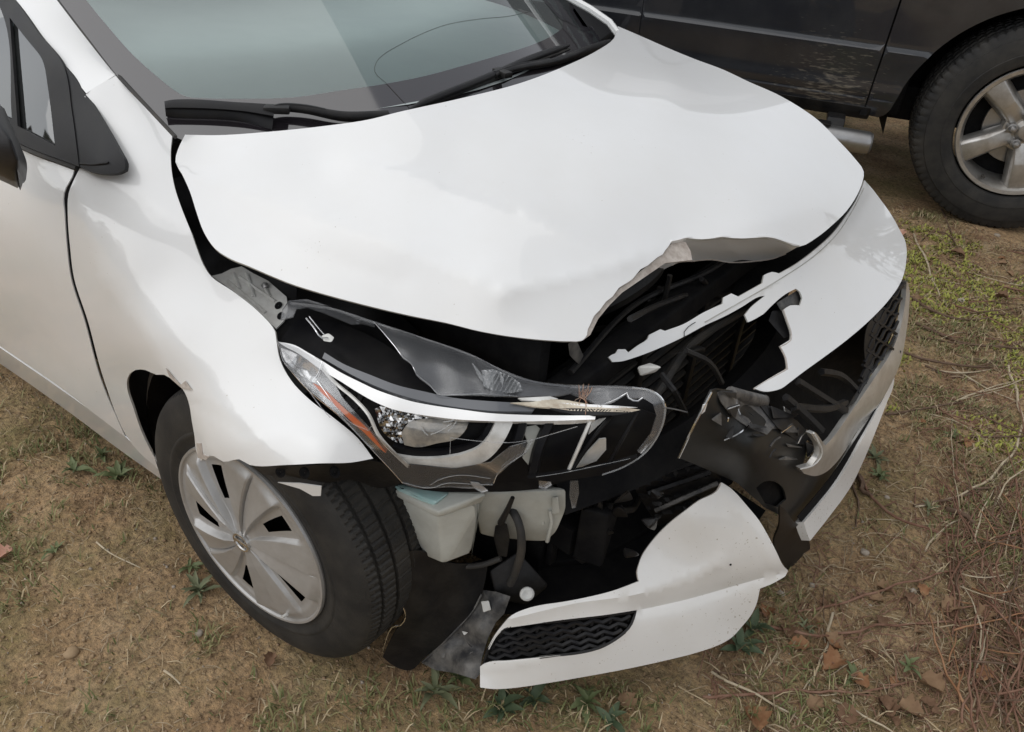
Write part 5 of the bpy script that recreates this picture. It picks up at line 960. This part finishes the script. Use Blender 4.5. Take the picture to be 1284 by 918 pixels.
for a in (([(1079, 598), (1102, 634), (1137, 654), (1196, 671), (1290, 677)], .0032, 0, 'long red cane curving from the bumper lip to the right photo edge'), ([(925, 776), (985, 790), (1040, 797), (1100, 785), (1157, 782), (1290, 768)], .003, 0, 'long red cane running right from the torn bumper corner'),
          ([(880, 874), (940, 871), (1001, 866), (1079, 868), (1150, 853), (1212, 839)], .0028, 0, 'red cane lying almost level near the photo bottom'), ([(890, 842), (925, 860), (962, 878), (1022, 916)], .0026, 1, 'pale straw stem slanting down at the bottom below the bumper'), ([(1043, 768), (1038, 800), (1030, 828), (1008, 866)], .0026, 1, 'pale stem standing across the canes before the bumper'),
          ([(1144, 634), (1190, 626), (1227, 615), (1255, 590), (1275, 555)], .0030, 2, 'grey brown twig branching up at the right'), ([(1000, 768), (1060, 755), (1110, 738), (1200, 715), (1290, 700)], .0028, 0, 'thin red cane crossing the dirt at middle right'), ([(1045, 878), (1085, 898), (1125, 922)], .0024, 1, 'pale stem cut by the bottom photo edge'), ([(1210, 612), (1245, 612), (1290, 606)], .003, 2, 'brown twig level with the right edge above the red cane'),
          ([(1145, 293), (1158, 320), (1168, 345), (1178, 372)], .004, 1, 'pale stem lying before the pickup tyre'), ([(1140, 372), (1190, 398), (1230, 400), (1290, 385)], .0045, 2, 'dark twig lying across the dry stems at upper right'), ([(1150, 405), (1200, 428), (1290, 437)], .0045, 2, 'dark twig below the upper one at right'), ([(1264, 458), (1276, 500), (1282, 530), (1274, 560), (1240, 600), (1200, 622), (1146, 636)], .004, 1, 'long pale curved stem along the right photo edge'),
          ([(1075, 598), (1082, 612), (1092, 622)], .007, 2, 'short black stick under the bumper lip'), ([(1190, 640), (1210, 648), (1226, 656)], .007, 2, 'short thick stick on the dirt at right'), ([(1155, 303), (1172, 290), (1196, 300), (1205, 330)], .003, 2, 'thin bent twig before the pickup tyre'), ([(895, 842), (930, 846), (990, 858)], .002, 2, 'thin brown twig beneath the pale straw'),
          ([(1180, 262), (1190, 282), (1196, 310)], .003, 2, 'dark upright twig leaning at the pickup tyre'), ([(1125, 440), (1180, 455), (1290, 462)], .004, 2, 'dark stem crossing the dirt right of the chrome trim'), ([(1110, 520), (1160, 512), (1230, 500)], .003, 2, 'thin twig right of the grille'), ([(1160, 690), (1180, 665), (1205, 650)], .0026, 1, 'pale thin stem by the thick stick'), ([(1066, 590), (1076, 640), (1074, 660)], .003, 2, 'brown stalk standing by the lip tip'),
          ([(300, 690), (330, 706), (345, 720)], .0018, 1, 'pale straw bit in front of the wheel') if False else ([(120, 680), (150, 700), (175, 712)], .0018, 1, 'pale curved straw on the dirt left of the wheel'), ([(205, 842), (222, 852), (228, 858)], .0022, 1, 'short pale stick at lower left')): cane(a[0], a[1]*1.3, a[2], a[3], name='bramble_cane' if 'cane' in a[3] else 'twig', cat='cane' if 'cane' in a[3] else 'twig')
for k in range(215):      # the tangle at the lower right
    u, v = rnd.choice((rnd.uniform(1185, 1330), rnd.uniform(1215, 1330))), rnd.uniform(620, 950); L = rnd.uniform(50, 190); a = rnd.choice((rnd.uniform(-2.2, -1.0), rnd.uniform(-2.2, -1.0), rnd.uniform(-.6, .5)))
    c = rnd.uniform(-1.3, 1.3); pts = [(u, v)]
    for i in range(4): pts.append((pts[-1][0]+L/4*math.cos(a), pts[-1][1]+L/4*math.sin(a))); a += c/4
    pts = [q for q in pts if q[0] > 1165]
    if len(pts) < 3: continue
    m_ = rnd.choices((0, 1, 2, 3), (.55, .09, .26, .10))[0]; cane(pts, rnd.uniform(.0012, .0031), m_, 'thin %s cane in the dry tangle at the lower right photo corner' % ('dull red', 'pale straw', 'dark brown', 'orange')[m_], lift=rnd.uniform(.01, .06), grp='canes in the tangle at lower right')
for k in range(60):      # dry stems on the far right
    u, v = rnd.uniform(1138, 1290), rnd.uniform(300, 560); L = rnd.uniform(40, 130); a = rnd.uniform(-.35, .5)
    m_ = rnd.choices((0, 1, 2), (.35, .2, .45))[0]; cane([(u, v), (u+L*.5*math.cos(a), v+L*.5*math.sin(a)+rnd.uniform(-6, 6)), (u+L*math.cos(a), v+L*math.sin(a))], rnd.uniform(.0015, .0035), m_, 'thin %s stem lying on the dirt between the car and the pickup' % ('dull red', 'pale straw', 'dark brown')[m_], 'twig', .015, 'dry stems right of the bumper', 'twig')
for k in range(45):      # loose twigs before the bumper
    u, v = rnd.uniform(900, 1200), rnd.uniform(640, 915); L = rnd.uniform(20, 80); a = rnd.uniform(0, 2*PI)
    if v < 830 and u < 1000: continue
    m_ = rnd.choices((0, 1, 2), (.35, .3, .35))[0]; cane([(u, v), (u+L*.5*math.cos(a), v+L*.5*math.sin(a)+rnd.uniform(-4, 4)), (u+L*math.cos(a), v+L*math.sin(a))], rnd.uniform(.0009, .0018), m_, 'small broken %s twig lying on the dirt before the bumper' % ('dull red', 'pale straw', 'dark brown')[m_], 'twig', .006, 'loose twigs before the bumper', 'twig')

# ---- bare woods round the yard: out of frame, mirrored in the paint and glass
V, Fc, ix = [], [], []
for k in range(36000):
    a = nrs.uniform(0, 2*PI); r = nrs.uniform(15, 26); h = 3.2+.9*math.sin(a*7)+.7*math.sin(a*17+1); z = h*nrs.beta(1.3, 1.6); c = np.array([r*math.cos(a), r*math.sin(a), z]); b = len(V)
    t = nrs.normal(size=3); t /= np.linalg.norm(t); q = np.cross(t, nrs.normal(size=3)); q /= np.linalg.norm(q); sz = nrs.uniform(.12, .32)
    V += [c-t*sz-q*sz*.5, c+t*sz-q*sz*.5, c+t*sz+q*sz*.5, c-t*sz+q*sz*.5]; Fc.append((b, b+1, b+2, b+3)); ix.append(int(nrs.randint(2)))
stuff('distant_woods', V, Fc, [leafm('woods_leaf', (.07, .075, .04), (.11, .10, .06)), leafm('woods_branch', (.09, .075, .06), (.13, .11, .09))], ix)
